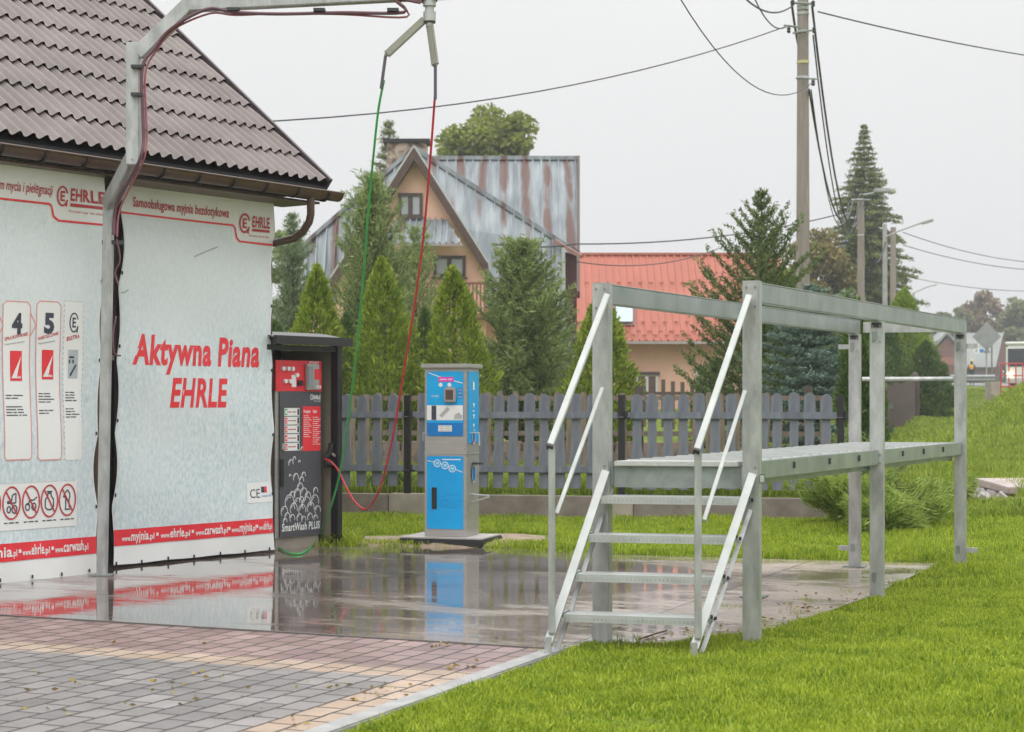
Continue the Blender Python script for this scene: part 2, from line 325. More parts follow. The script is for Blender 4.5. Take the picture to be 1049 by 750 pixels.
# wet concrete
M_wet = bpy.data.materials.new('wet_concrete'); M_wet.use_nodes = True
def wetmat():
    t = M_wet.node_tree; L = t.links; b = t.nodes['Principled BSDF']; N = t.nodes.new
    tc = N('ShaderNodeTexCoord')
    def noise(s, d=4, stretch=(1, 1, 1), dist=0):
        mpg = N('ShaderNodeMapping'); mpg.inputs['Scale'].default_value = stretch; L.new(tc.outputs['Object'], mpg.inputs[0])
        n = N('ShaderNodeTexNoise'); n.inputs['Scale'].default_value = s; n.inputs['Detail'].default_value = d; n.inputs['Distortion'].default_value = dist; n.inputs['Roughness'].default_value = .6
        L.new(mpg.outputs[0], n.inputs['Vector']); return n.outputs[0]
    def ramp(f, stops):
        r = N('ShaderNodeValToRGB'); L.new(f, r.inputs[0]); e = r.color_ramp.elements
        e[0].position, e[0].color = stops[0][0], (*stops[0][1], 1); e[1].position, e[1].color = stops[-1][0], (*stops[-1][1], 1)
        for p, c in stops[1:-1]:
            k = e.new(p); k.color = (*c, 1)
        return r.outputs[0]
    col = ramp(noise(.9, 8), [(.3, (.13, .105, .085)), (.5, (.24, .195, .165)), (.72, (.36, .285, .26))])
    fine = ramp(noise(28, 4), [(.35, (.7, .7, .7)), (.7, (1.15, 1.12, 1.1))])
    mu = N('ShaderNodeMix'); mu.data_type = 'RGBA'; mu.blend_type = 'MULTIPLY'; mu.inputs['Factor'].default_value = 1
    L.new(col, mu.inputs['A']); L.new(fine, mu.inputs['B'])
    sx_ = N('ShaderNodeSeparateXYZ'); L.new(tc.outputs['Object'], sx_.inputs[0])
    dry_sky = N('ShaderNodeMapRange'); dry_sky.inputs['From Min'].default_value = -6.0; dry_sky.inputs['From Max'].default_value = -3.2; dry_sky.inputs['To Min'].default_value = .8; dry_sky.inputs['To Max'].default_value = 2.1; L.new(sx_.outputs['X'], dry_sky.inputs['Value'])  # paler to the right: drier slab plus sky reflection put into the colour
    mu2 = N('ShaderNodeVectorMath'); mu2.operation = 'SCALE'; L.new(mu.outputs['Result'], mu2.inputs[0]); L.new(dry_sky.outputs[0], mu2.inputs['Scale'])
    # slab joints
    br = N('ShaderNodeTexBrick'); br.offset = 0; br.inputs['Scale'].default_value = 1; br.inputs['Brick Width'].default_value = 2.6; br.inputs['Row Height'].default_value = 2.5
    br.inputs['Mortar Size'].default_value = .009; br.inputs['Mortar Smooth'].default_value = .3
    mpg = N('ShaderNodeMapping'); mpg.inputs['Location'].default_value = (1.15, .45, 0); L.new(tc.outputs['Object'], mpg.inputs[0]); L.new(mpg.outputs[0], br.inputs['Vector'])
    mj = N('ShaderNodeMix'); mj.data_type = 'RGBA'; L.new(br.outputs['Fac'], mj.inputs['Factor']); L.new(mu2.outputs[0], mj.inputs['A']); mj.inputs['B'].default_value = (.035, .03, .022, 1)
    L.new(mj.outputs['Result'], b.inputs['Base Color'])
    pn = noise(.7, 6, (.7, 1.5, 1), .5)
    spx = N('ShaderNodeSeparateXYZ'); L.new(tc.outputs['Object'], spx.inputs[0])
    dryr = N('ShaderNodeMapRange'); dryr.inputs['From Min'].default_value = -6.2; dryr.inputs['From Max'].default_value = -2.6; dryr.inputs['To Min'].default_value = -.02; dryr.inputs['To Max'].default_value = .13; L.new(spx.outputs['X'], dryr.inputs['Value'])
    pf = noise(4.5, 5, (.55, 1.6, 1), .8); pq = N('ShaderNodeMath'); pq.operation = 'MULTIPLY_ADD'; pq.inputs[1].default_value = .46; pq.inputs[2].default_value = -.23; L.new(pf, pq.inputs[0]); pz = N('ShaderNodeMath'); pz.operation = 'ADD'; L.new(pn, pz.inputs[0]); L.new(pq.outputs[0], pz.inputs[1]); pn = pz.outputs[0]
    dl_ = N('ShaderNodeMapRange'); dl_.inputs['From Min'].default_value = -7.5; dl_.inputs['From Max'].default_value = -8.6; dl_.inputs['To Min'].default_value = 0; dl_.inputs['To Max'].default_value = .085; L.new(spx.outputs['X'], dl_.inputs['Value'])
    pl2 = N('ShaderNodeMath'); pl2.operation = 'ADD'; L.new(pn, pl2.inputs[0]); L.new(dl_.outputs[0], pl2.inputs[1]); pn = pl2.outputs[0]
    pa_ = N('ShaderNodeMath'); pa_.operation = 'ADD'; L.new(pn, pa_.inputs[0]); L.new(dryr.outputs[0], pa_.inputs[1]); pud = pa_.outputs[0]
    rg = ramp(pud, [(.50, (.03,) * 3), (.58, (.2,) * 3), (.74, (.45,) * 3)])
    L.new(rg, b.inputs['Roughness'])
    b.inputs['Specular IOR Level'].default_value = .6; b.inputs['IOR'].default_value = 1.4
    b.inputs['Coat Weight'].default_value = .7; b.inputs['Coat IOR'].default_value = 1.33
    L.new(ramp(pud, [(.52, (.008,) * 3), (.62, (.22,) * 3)]), b.inputs['Coat Roughness'])
    rip = noise(5, 3, (.5, 1.5, 1), 1.0); g2 = noise(60, 3)
    ma = N('ShaderNodeMath'); ma.operation = 'MULTIPLY'; ma.inputs[1].default_value = .12; L.new(g2, ma.inputs[0])
    mb = N('ShaderNodeMath'); mb.operation = 'MULTIPLY'; L.new(ma.outputs[0], mb.inputs[0]); L.new(rg, mb.inputs[1])
    mc = N('ShaderNodeMath'); mc.operation = 'MULTIPLY_ADD'; mc.inputs[1].default_value = .04; L.new(rip, mc.inputs[0]); L.new(mb.outputs[0], mc.inputs[2])
    bp = N('ShaderNodeBump'); bp.inputs['Strength'].default_value = .4; bp.inputs['Distance'].default_value = .03; L.new(mc.outputs[0], bp.inputs['Height'])
    L.new(bp.outputs[0], b.inputs['Normal']); L.new(bp.outputs[0], b.inputs['Coat Normal'])
wetmat()
def w2l(p):  # world xy -> paving frame
    return (.918 * p[0] - .398 * p[1], .398 * p[0] + .918 * p[1])
cp = [w2l(p) for p in LAWN_EDGE[1:]] + [w2l((-4.5, 19.5)), w2l((-12, 19.5)), (-16, 9.3)]
sheet('concrete_pad', cp, .002, M_wet, UR)

def pavmat(name, c, c2, w, h, off=.5):
    m = bpy.data.materials.new(name); m.use_nodes = True; t = m.node_tree; L = t.links; N = t.nodes.new; b = t.nodes['Principled BSDF']
    tc = N('ShaderNodeTexCoord'); sp = N('ShaderNodeSeparateXYZ'); L.new(tc.outputs['Object'], sp.inputs[0])
    cb = N('ShaderNodeCombineXYZ'); L.new(sp.outputs['Y'], cb.inputs['X']); L.new(sp.outputs['X'], cb.inputs['Y'])
    wob = N('ShaderNodeTexNoise'); wob.inputs['Scale'].default_value = 7; L.new(tc.outputs['Object'], wob.inputs['Vector'])
    vm_ = N('ShaderNodeVectorMath'); vm_.operation = 'MULTIPLY_ADD'; vm_.inputs[1].default_value = (.02, .02, 0); L.new(wob.outputs['Color'], vm_.inputs[0]); L.new(cb.outputs[0], vm_.inputs[2])
    br = N('ShaderNodeTexBrick'); br.offset = off; br.inputs['Scale'].default_value = 1; br.inputs['Brick Width'].default_value = w; br.inputs['Row Height'].default_value = h
    br.inputs['Mortar Size'].default_value = .0095; br.inputs['Mortar Smooth'].default_value = .35; br.inputs['Bias'].default_value = 0
    br.inputs['Color1'].default_value = (*c, 1); br.inputs['Color2'].default_value = (*c2, 1); br.inputs['Mortar'].default_value = (.028, .022, .018, 1)
    L.new(vm_.outputs[0], br.inputs['Vector'])
    n = N('ShaderNodeTexNoise'); n.inputs['Scale'].default_value = 2.2; n.inputs['Detail'].default_value = 8; n.inputs['Roughness'].default_value = .7; L.new(tc.outputs['Object'], n.inputs['Vector'])
    r = N('ShaderNodeValToRGB'); r.color_ramp.elements[0].position = .33; r.color_ramp.elements[0].color = (.68, .66, .62, 1); r.color_ramp.elements[1].position = .66; r.color_ramp.elements[1].color = (1.12, 1.1, 1.08, 1); L.new(n.outputs[0], r.inputs[0])
    mu = N('ShaderNodeMix'); mu.data_type = 'RGBA'; mu.blend_type = 'MULTIPLY'; mu.inputs['Factor'].default_value = 1; L.new(br.outputs['Color'], mu.inputs['A']); L.new(r.outputs[0], mu.inputs['B'])
    L.new(mu.outputs['Result'], b.inputs['Base Color'])
    rr = N('ShaderNodeMapRange'); rr.inputs['To Min'].default_value = .3; rr.inputs['To Max'].default_value = .6; L.new(n.outputs[0], rr.inputs['Value']); L.new(rr.outputs[0], b.inputs['Roughness'])
    inv = N('ShaderNodeMath'); inv.operation = 'SUBTRACT'; inv.inputs[0].default_value = 1; L.new(br.outputs['Fac'], inv.inputs[1])
    gn = N('ShaderNodeTexNoise'); gn.inputs['Scale'].default_value = 90; L.new(tc.outputs['Object'], gn.inputs['Vector'])
    ad = N('ShaderNodeMath'); ad.operation = 'MULTIPLY_ADD'; ad.inputs[1].default_value = .25; L.new(gn.outputs[0], ad.inputs[0]); L.new(inv.outputs[0], ad.inputs[2])
    bp = N('ShaderNodeBump'); bp.inputs['Strength'].default_value = .8; bp.inputs['Distance'].default_value = .009; L.new(ad.outputs[0], bp.inputs['Height']); L.new(bp.outputs[0], b.inputs['Normal'])
    return m
PW_, PH_ = .215, .15
M_pm = pavmat('mauve_pavers', (.20, .125, .12), (.31, .215, .205), PW_, PH_)
M_py = pavmat('yellow_pavers', (.36, .265, .195), (.45, .35, .275), PW_, PH_)
M_pg = pavmat('grey_pavers', (.165, .16, .162), (.265, .25, .25), PW_, PH_)
def lrect(name, u0, u1, v0, v1, z, m): return sheet(name, [(u0, v0), (u1, v0), (u1, v1), (u0, v1)], z, m, UR)
lrect('mauve_paving', -16, -3.77, 8.3, 9.25, .004, M_pm)
lrect('yellow_paving_band', -16, -3.77, 8.02, 8.3, .004, M_py)
lrect('yellow_paving_band', -4.07, -3.77, 4, 8.02, .004, M_py)
lrect('grey_paving', -16, -4.07, 4, 8.02, .004, M_pg)
b = MB(); b.box(-3.77, -3.65, 4, 9.25, -.1, .022)
o = b.build('kerb', mat('kerb_concrete', (.33, .33, .325), rough=.7, var=.22, scale=5, bump=.4), bev=.008); o.rotation_euler.z = UR; tag(o, kind='structure')
b = MB(); b.box(-16, -3.66, 9.252, 9.27, -.1, .012)
o = b.build('drain_edge', mat('drain_edge_metal', (.16, .15, .14), rough=.5, metal=.3)); o.rotation_euler.z = UR; tag(o, kind='structure')
b = MB(); b.box(-16, -3.66, 9.272, 9.30, -.1, .006)
o = b.build('edge_joint', mat('joint_dark', (.03, .028, .025), rough=.9)); o.rotation_euler.z = UR; tag(o, kind='structure')

# soil by the vacuum slab and rubble on the right
def patch(name, cx, cy, rx, ry, dz, m, n=40, wob=.25, k=12):
    V = []; F = []
    for j in range(k + 1):
        for i in range(n):
            a = 2 * math.pi * i / n; q = 1 + wob * math.sin(3 * a + cx) * .5 + wob * .5 * math.sin(7 * a + 1) + wob * .3 * math.sin(13 * a)
            r = j / k
            x = cx + rx * q * r * math.cos(a); y = cy + ry * q * r * math.sin(a)
            V.append((x, y, Hf(x, y) + dz * (1 - r ** 3) - .01 * (j == k)))
    for j in range(k):
        for i in range(n): F.append((j * n + i, j * n + (i + 1) % n, (j + 1) * n + (i + 1) % n, (j + 1) * n + i))
    return tag(np_mesh(name, V, F, m, smooth=True), kind='structure')
M_soil = mat('bare_soil', (.22, .16, .11), rough=.95, c2=(.36, .29, .21), scale=6, bump=.8, bscale=40)
patch('bare_soil', -.62, 17.5, 1.15, .72, .03, M_soil)
patch('bare_soil', 5.25, 20.6, .85, .75, .03, M_soil)
# road
M_asph = mat('wet_asphalt', (.16, .16, .165), rough=.22, var=.2, scale=.5)
def strip(name, pts, w, dz, m):
    V = []; F = []
    for i, (x, y) in enumerate(pts):
        a = Vector(pts[max(i - 1, 0)]); c = Vector(pts[min(i + 1, len(pts) - 1)]); d = (c - a).normalized(); nn = Vector((-d.y, d.x))
        for s in (-1, -.5, 0, .5, 1):
            px, py = x + nn.x * w / 2 * s, y + nn.y * w / 2 * s
            V.append((px, py, Hf(px, py) + dz))
        if i: 
            for k in range(4): q = (i - 1) * 5 + k; F.append((q, q + 1, q + 6, q + 5))
    return tag(np_mesh(name, V, F, m, smooth=True), kind='structure')
pts = [(110, 96), (80, 98), (60, 101), (48, 107), (42, 116), (39, 128), (37.5, 145), (36.5, 170), (36, 200), (36, 260)]
rp = []
for a, c in zip(pts[:-1], pts[1:]):
    for k in range(6): rp.append((a[0] + (c[0] - a[0]) * k / 6, a[1] + (c[1] - a[1]) * k / 6))
rp.append(pts[-1])
strip('road', rp, 15, .04, M_asph)
M_path = mat('pale_path', (.36, .34, .30), rough=.7, var=.15)
PATH = [(10.4, 66), (11.6, 63.5), (12.6, 60.5), (13.4, 57.5), (14.0, 54.5), (14.6, 51), (15.3, 47), (16.2, 43)]
pp = [(a[0] + (c[0] - a[0]) * k / 5, a[1] + (c[1] - a[1]) * k / 5) for a, c in zip(PATH[:-1], PATH[1:]) for k in range(5)]
strip('footpath', pp, .8, .05, M_path)

# ------------------------------------------------------------------ lettering and flat prints
_tc = {}
def _raw(s, bold, shear):
    cu = bpy.data.curves.new('lettering', 'FONT'); cu.body = s; cu.size = 1; cu.offset = bold; cu.shear = shear; cu.resolution_u = 3; cu.space_character = 1.0 + bold * 2.2
    o = bpy.data.objects.new('lettering', cu); C.objects.link(o)
    me = bpy.data.meshes.new_from_object(o.evaluated_get(bpy.context.evaluated_depsgraph_get()))
    bpy.data.objects.remove(o); bpy.data.curves.remove(cu)
    V = np.empty(len(me.vertices) * 3); me.vertices.foreach_get('co', V); V = V.reshape(-1, 3)
    F = [tuple(p.vertices) for p in me.polygons]; bpy.data.meshes.remove(me); return V, F
_hv, _ = _raw('H', 0, 0); CAP = _hv[:, 1].max()
class Print:
    """collects flat prints on a face whose local x runs along it and z up"""
    def __init__(s, parent, warp=None): s.parent = parent; s.warp = warp or (lambda x, z: (x, 0.0, z))
    def _put(s, name, V2, F, y, m):
        V = []
        for x, z in V2:
            a, dy, c = s.warp(x, z); V.append((a, y + dy, c))
        me = bpy.data.meshes.new(name); me.from_pydata(V, [], F); me.materials.append(m)
        o = bpy.data.objects.new(name, me); C.objects.link(o); o.parent = s.parent; return o
    def text(s, txt, x0, x1, z0, z1, m, y=-.006, bold=.0, shear=0, name='lettering', rise=0):
        if name == 'small_print':            # too small to read in the photograph: word-length marks
            V = []; F = []; L_ = x1 - x0; n_ = len(txt); p = 0; h = z1 - z0
            for wd in txt.split(' '):
                a = x0 + L_ * p / n_; c = x0 + L_ * (p + len(wd)) / n_; p += len(wd) + 1; k = len(V)
                V += [(a, z0 + h * .2), (c, z0 + h * .2), (c, z0 + h * .85), (a, z0 + h * .85)]; F.append((k, k + 1, k + 2, k + 3))
            return s._put(name, V, F, y, m)
        V, F = _raw(txt, bold, shear); a, b = V[:, 0].min(), V[:, 0].max()
        V2 = [(x0 + (v[0] - a) / (b - a) * (x1 - x0), z0 + v[1] / CAP * (z1 - z0) + rise * (v[0] - a) / (b - a)) for v in V]
        return s._put(name, V2, F, y, m)
    def rect(s, name, x0, x1, z0, z1, m, y=-.003, n=(1, 1), slope=0):
        V = []; F = []; a, c = n
        for j in range(c + 1):
            for i in range(a + 1):
                x = x0 + (x1 - x0) * i / a; V.append((x, z0 + (z1 - z0) * j / c + slope * (x - x0)))
        for j in range(c):
            for i in range(a): q = j * (a + 1) + i; F.append((q, q + 1, q + a + 2, q + a + 1))
        return s._put(name, V, F, y, m)
    def poly(s, name, pts, m, y=-.006): return s._put(name, pts, [tuple(range(len(pts)))], y, m)
    def line(s, name, lines, w, m, y=-.006):
        V = []; F = []
        for pts in lines:
            for (x0, z0), (x1, z1) in zip(pts[:-1], pts[1:]):
                d = math.hypot(x1 - x0, z1 - z0) or 1e-6; ax, az = -(z1 - z0) / d * w / 2, (x1 - x0) / d * w / 2
                k = max(1, int(d / .15)); n0 = len(V)
                for i in range(k + 1):
                    x = x0 + (x1 - x0) * i / k; z = z0 + (z1 - z0) * i / k; V += [(x + ax, z + az), (x - ax, z - az)]
                F += [(n0 + 2 * i, n0 + 2 * i + 1, n0 + 2 * i + 3, n0 + 2 * i + 2) for i in range(k)]
        return s._put(name, V, F, y, m)
def circ(cx, cz, rx, rz, n=20, a0=0, a1=360): return [(cx + rx * math.cos(R(a0 + (a1 - a0) * i / n)), cz + rz * math.sin(R(a0 + (a1 - a0) * i / n))) for i in range(n + 1)]

# ------------------------------------------------------------------ brown building with tiled roof
DX, DY = .581, .814; WROT = math.atan2(DY, DX)
W0 = Vector((-3.37, 14.8, 0))
bl = thing('brown_building', W0, WROT, 'low building with wavy brown metal tile roof and brown gutter, behind the two big banners', 'building')
b = MB(); b.box(-9, 1.93, .12, 6.6, -.05, 3.30); b.build('wall', M_wall, bl)
# tiled slope, local: x along the eave, y inwards (t), outward edge at y=-.35
EA, EZ, PIT = -.38, 3.44, .81
def slope_mesh(name, x0, x1, t0, t1, sign, yc):
    ps, cs = .13, .42
    n = int((x1 - x0) / ps * 10); sl = math.sqrt(1 + PIT * PIT)
    kk = int((t1 - t0) * sl / cs) + 1
    xs = np.linspace(x0, x1, n + 1); V = []; F = []
    nv = Vector((0, -PIT, 1)).normalized()
    prof = (.5 + .5 * np.cos(2 * np.pi * xs / ps)) ** 1.2 * .044
    m_ = n + 1; base = 0
    for k in range(kk):                       # every course overlaps the one below it and leaves a gap under its front edge
        ls = [(k * cs - .012, .028), (k * cs + .02, .0275), ((k + .55) * cs, .014), ((k + 1) * cs + .02, -.002)]
        for l, lift in ls:
            l = min(l, (t1 - t0) * sl); hgt = prof + lift
            y = EA + l / sl + nv.y * hgt; z = EZ + PIT * l / sl + nv.z * hgt
            if sign < 0: y = 2 * yc - y
            V.append(np.stack([xs, y, z], -1))
        ii = base + (np.arange(3)[:, None] * m_ + np.arange(n)[None]).ravel()
        F.append(np.stack([ii, ii + 1, ii + m_ + 1, ii + m_], 1)); base += 4 * m_
    return np_mesh(name, np.concatenate(V), np.concatenate(F), M_rooftile, bl, smooth=True)
YC = 3.35; x_r = 2.27
rf = slope_mesh('roof', -9.3, x_r, 0, YC - EA, 1, YC)
rb = slope_mesh('roof', -9.3, x_r, 0, YC - EA, -1, YC)
b = MB()
zr = EZ + PIT * (YC - EA)
b.slab([(-9.3, EA, EZ - .03), (x_r, EA, EZ - .03), (x_r, YC, zr - .03), (-9.3, YC, zr - .03)], .11, (0, 0, -1))
b.slab([(-9.3, 2 * YC - EA, EZ - .03), (x_r, 2 * YC - EA, EZ - .03), (x_r, YC + .001, zr - .03), (-9.3, YC + .001, zr - .03)], .11, (0, 0, -1))
b.build('roof_boarding', M_dark, rf)
b = MB(); b.bar((-9.3, YC, zr + .05), (x_r, YC, zr + .05), .22, .06); b.build('ridge_cap', M_brown, rf)
b = MB(); b.bar((x_r + .015, EA - .02, EZ - .01), (x_r + .015, YC, zr + .02), .035, .13, up=(0, 0, 1)); b.build('verge_trim', mat('verge_trim', (.05, .035, .04), rough=.4), rf)
b = MB(); b.prism([(EA, EZ - .14), (YC, zr - .14), (2 * YC - EA, EZ - .14), (6.6, 3.3), (.12, 3.3)], -1.93 + .01, -1.9, Matrix.Rotation(R(90), 4, 'Z'))
b.build('gable_wall', M_wall, bl)
b = MB(); b.box(-9.3, x_r, EA - .005, EA + .02, EZ - .165, EZ - .03); b.build('fascia', M_dark, bl)
b = MB(); b.box(-9.2, x_r - .05, EA + .03, .12, EZ - .19, EZ - .17); b.build('soffit', M_brown, bl)
# gutter: half round
def gutter():
    b = MB(); n = 10; vs = []; x0, x1 = -9.3, x_r + .09; yc, zc, r = EA - .075, EZ - .09, .075
    for rr in (r, r - .006):
        for x in (x0, x1):
            for i in range(n + 1):
                a = math.pi + math.pi * i / n; vs.append((x, yc + rr * math.cos(a), zc + rr * math.sin(a)))
    m_ = n + 1; fs = []
    for s in (0, 2):
        for i in range(n): fs.append((s * m_ + i, s * m_ + i + 1, (s + 1) * m_ + i + 1, (s + 1) * m_ + i))
    b.add(vs, fs); b.tube([(x0, yc - r, zc), (x1, yc - r, zc)], .011, 6)
    b.add([(x1 - .01, yc + (r - .002) * math.cos(math.pi + math.pi * i / n), zc + (r - .002) * math.sin(math.pi + math.pi * i / n)) for i in range(n + 1)], [tuple(range(n + 1))])
    g = b.build('gutter', M_brown, bl, smooth=True)
    for k in range(22):
        x = x_r - .12 - k * .41
        c = MB(); pts = [(x, yc + (r + .008) * math.cos(math.pi + math.pi * i / 8), zc + (r + .008) * math.sin(math.pi + math.pi * i / 8)) for i in range(9)]
        pts = [(x, yc + r, zc + .04)] + pts[::-1]
        c.tube(pts, .011, 5); c.build('gutter_bracket', M_dark, g)
    c = MB(); xx = 1.98
    c.tube([(xx, yc, zc - .05), (xx, yc, zc - .22), (xx, yc + .02, zc - .29), (xx, yc + .09, zc - .37), (xx, yc + .2, zc - .43), (xx, .06, zc - .47), (xx, .075, zc - .6), (xx, .075, .1)], .036, 12)
    c.build('downpipe', M_brown, bl, smooth=True)
    c = MB(); xx = -.15
    c.tube([(xx, yc + .1, zc - .08), (xx, .0, zc - .25), (xx, .05, zc - .4), (xx, .05, .05)], .045, 12)
    c.build('downpipe', M_brown, bl, smooth=True)
gutter()
b = MB(); b.box(-.42, .1, .085, .118, .0, 1.75); b.build('wall_panel', M_blk, bl)
b = MB(); b.box(-.42, .1, .08, .118, 1.76, 1.80); b.build('ledge', mat('ledge', (.5, .5, .48)), bl)

# ------------------------------------------------------------------ banners
def BM(px, py, O):
    k = (px - CX) / FPX
    s = (O.y * k - O.x) / (DX - DY * k); Y = O.y + DY * s
    return s, EYE + (HY - py) / FPX * Y
def strip_text(pr, x0, x1, z, items):
    """small www. / big name / small .pl"""
    for txt, a, c, h in items: pr.text(txt, a, c, z, z + h, M_white, y=-.0075, bold=.022)
def e_logo(pr, cx, cz, rx, rz, m, w):
    o = pr.line('logo', [circ(cx, cz, rx, rz, 22, 20, 335), [(cx + rx * .94, cz - rz * .35), (cx + rx * .75, cz - rz * 1.1)]], w, m)
    pr.text('E', cx - rx * .42, cx + rx * .45, cz - rz * .5, cz + rz * .5, m, bold=.03)
# right banner: local x 0..1.97
def warp_r(x, z):
    u = x / 1.97; e = abs(math.sin(math.pi * (z + .1) / .62))
    edge_l = max(0, 1 - u / .12); edge_r = max(0, (u - .88) / .12)
    return (x + .028 * z * max(0, 1 - u / .10) + .035 * e * edge_l - .028 * e * edge_r, .010 * math.sin(2.3 * x + 1.9 * z) + .008 * math.sin(6.1 * z + 2 * x) + .012 * math.sin(9 * x + 4 * z) * (edge_l + edge_r + max(0, .35 - z)), z + .003 * math.cos(math.pi * x / .31) * max(0, .3 - z) / .3)
bn = thing('banner', W0, WROT, 'large pale blue vinyl banner with red words Aktywna Piana, right of the galvanised boom post', 'banner', )
pr = Print(bn, warp_r)
pr.rect('sheet', 0, 1.97, .025, 3.285, M_white, y=0, n=(44, 70))
q = lambda px, py: BM(px, py, W0)
pr.rect('foam_print', .012, 1.955, .32, 2.865, M_foam, n=(40, 60))
pr.rect('foam_print', .012, 1.44, 2.866, 3.005, M_foam, n=(20, 6))
pr.line('red_line', [[(.0, 3.01), (1.44, 3.01), (1.47, 2.985), (1.49, 2.90), (1.53, 2.87), (1.965, 2.865)]], .017, M_red)
pr.text('Samoobsługowa myjnia bezdotykowa', q(136.3, 200)[0], q(234.6, 200)[0], 3.075, 3.155, M_redd, bold=.015, shear=.15)
e_logo(pr, 1.585, 3.04, .06, .082, M_redd, .019)
pr.text('EHRLE', 1.68, 1.90, 3.015, 3.11, M_redd, bold=.025); pr.rect('red_line', 1.68, 1.90, 2.975, 2.998, M_redd, y=-.006)
pr.text('The better way to clean', 1.64, 1.90, 2.925, 2.945, M_redd)
pr.text('Aktywna Piana', q(134, 370)[0], q(266.5, 370)[0], 1.735, 1.975, M_red, bold=.034, shear=.2)
pr.text('EHRLE', q(172.7, 400)[0], q(232.5, 400)[0], 1.365, 1.605, M_red, bold=.03, shear=.2)
pr.rect('strip', .0, 1.968, .185, .322, M_red, y=-.005, n=(40, 2))
strip_text(pr, 0, 0, .222, [('www.', .10, .22, .045), ('myjnia', .22, .42, .075), ('.pl', .42, .485, .05), ('www.', .56, .67, .045), ('ehrle', .67, .83, .075), ('.pl', .83, .90, .05), ('www.', .965, 1.07, .045), ('carwash', 1.07, 1.29, .075), ('.pl', 1.29, 1.35, .05),
    ('www.', 1.40, 1.50, .045), ('myjnia', 1.50, 1.66, .075), ('.pl', 1.66, 1.71, .05), ('www.', 1.75, 1.815, .045), ('ehrle', 1.815, 1.90, .075), ('.pl', 1.90, 1.94, .05)])
for sx in (.52, .93, 1.37, 1.725): pr.rect('bullet', sx - .012, sx + .012, .245, .272, M_white, y=-.0075)
sx0, sx1 = q(252, 500)[0], 1.955
pr.rect('certificate_label', sx0, sx1, .475, .66, M_white, y=-.006, n=(5, 4))
pr.text('CE', sx0 + .04, sx0 + .17, .52, .60, M_ink, y=-.008)
pr.rect('emblem', sx0 + .19, sx0 + .235, .565, .62, M_ink, y=-.0085); pr.rect('emblem', sx0 + .237, sx0 + .275, .565, .62, M_red, y=-.0085)
pr.text('dotacje UE', sx0 + .19, sx0 + .33, .525, .545, M_blued, y=-.0085)
pr.line('scuff', [[(.03, 2.33), (.09, 2.335), (.16, 2.36)], [(.95, 2.69), (1.08, 2.74), (1.25, 2.80)]], .012, M_inkg)
def hooks(pr, parent, pts):
    for x, z in pts:
        a, dy, c = pr.warp(x, z); b = MB(); b.box(a - .005, a + .005, dy - .014, dy - .004, c - .016, c + .012); b.build('eyelet_hook', M_bolt, parent)
hooks(pr, bn, [(.03 + i * .31, .04) for i in range(7)] + [(.01, z) for z in (.62, 1.25, 1.88, 2.5, 3.1)] + [(1.955, z) for z in (.55, 1.1, 1.7, 2.3)])
for x in (.02, .0):
    pass
# left banner: local x from right edge leftwards (negative)
OL = Vector((-3.207, 14.684, 0)); XR = -.33
def warp_l(x, z):
    u = (XR - x); e = abs(math.sin(math.pi * (z + .1) / .62)); ed = max(0, 1 - u / .22)
    return (x + .030 * z * max(0, 1 - u / .13) - .035 * e * ed - .03 * ed * math.exp(-((z - 1.0) / .35) ** 2), .010 * math.sin(2.1 * x + 1.7 * z) + .009 * math.sin(5.3 * z + x) + .014 * math.sin(8 * x + 5 * z) * (ed + max(0, .4 - z)), z + .003 * math.cos(math.pi * (x + .4) / .29) * max(0, .3 - z) / .3)
bnl = thing('banner', OL, WROT, 'wash programme banner with numbered steps and a row of red prohibition signs', 'banner')
pl = Print(bnl, warp_l); ql = lambda px, py: BM(px, py, OL)
pl.rect('sheet', -2.3, XR, .0, 3.30, M_white, y=0, n=(48, 70))
zl1 = ql(25, 206)[1]; zl2 = ql(80, 228)[1]
xa = ql(51, 210)[0]; xb = ql(57, 224)[0]
pl.rect('foam_print', -2.29, XR - .01, .30, zl2 - .01, M_foam, n=(40, 60)); pl.rect('foam_print', -2.29, xa - .01, zl2 - .009, zl1 - .01, M_foam, n=(20, 4))
pl.line('red_line', [[(-2.29, zl1), (xa, zl1), (xa + .02, zl1 - .02), (xb - .02, zl2 + .03), (xb + .03, zl2), (XR - .005, zl2)]], .017, M_red)
x1 = ql(53.5, 190)[0]; x0 = ql(0, 190)[0]; wv = x1 - x0
pl.text('Program mycia i pielęgnacji', x1 - wv * 1.32, x1, ql(30, 197)[1], ql(30, 197)[1] + .075, M_redd, bold=.01, shear=.15)
lc = ql(63.5, 201)
e_logo(pl, lc[0], lc[1], .05, .075, M_redd, .015)
xe0, xe1 = ql(71.5, 200)[0], ql(99.5, 200)[0]; ze = ql(85, 207)[1]
pl.text('EHRLE', xe0, xe1, ze, ze + .095, M_redd, bold=.025); pl.rect('red_line', xe0, xe1, ze - .048, ze - .022, M_redd, y=-.006)
pl.text('The better way to clean', xe0 - .02, xe1, ze - .095, ze - .075, M_redd)
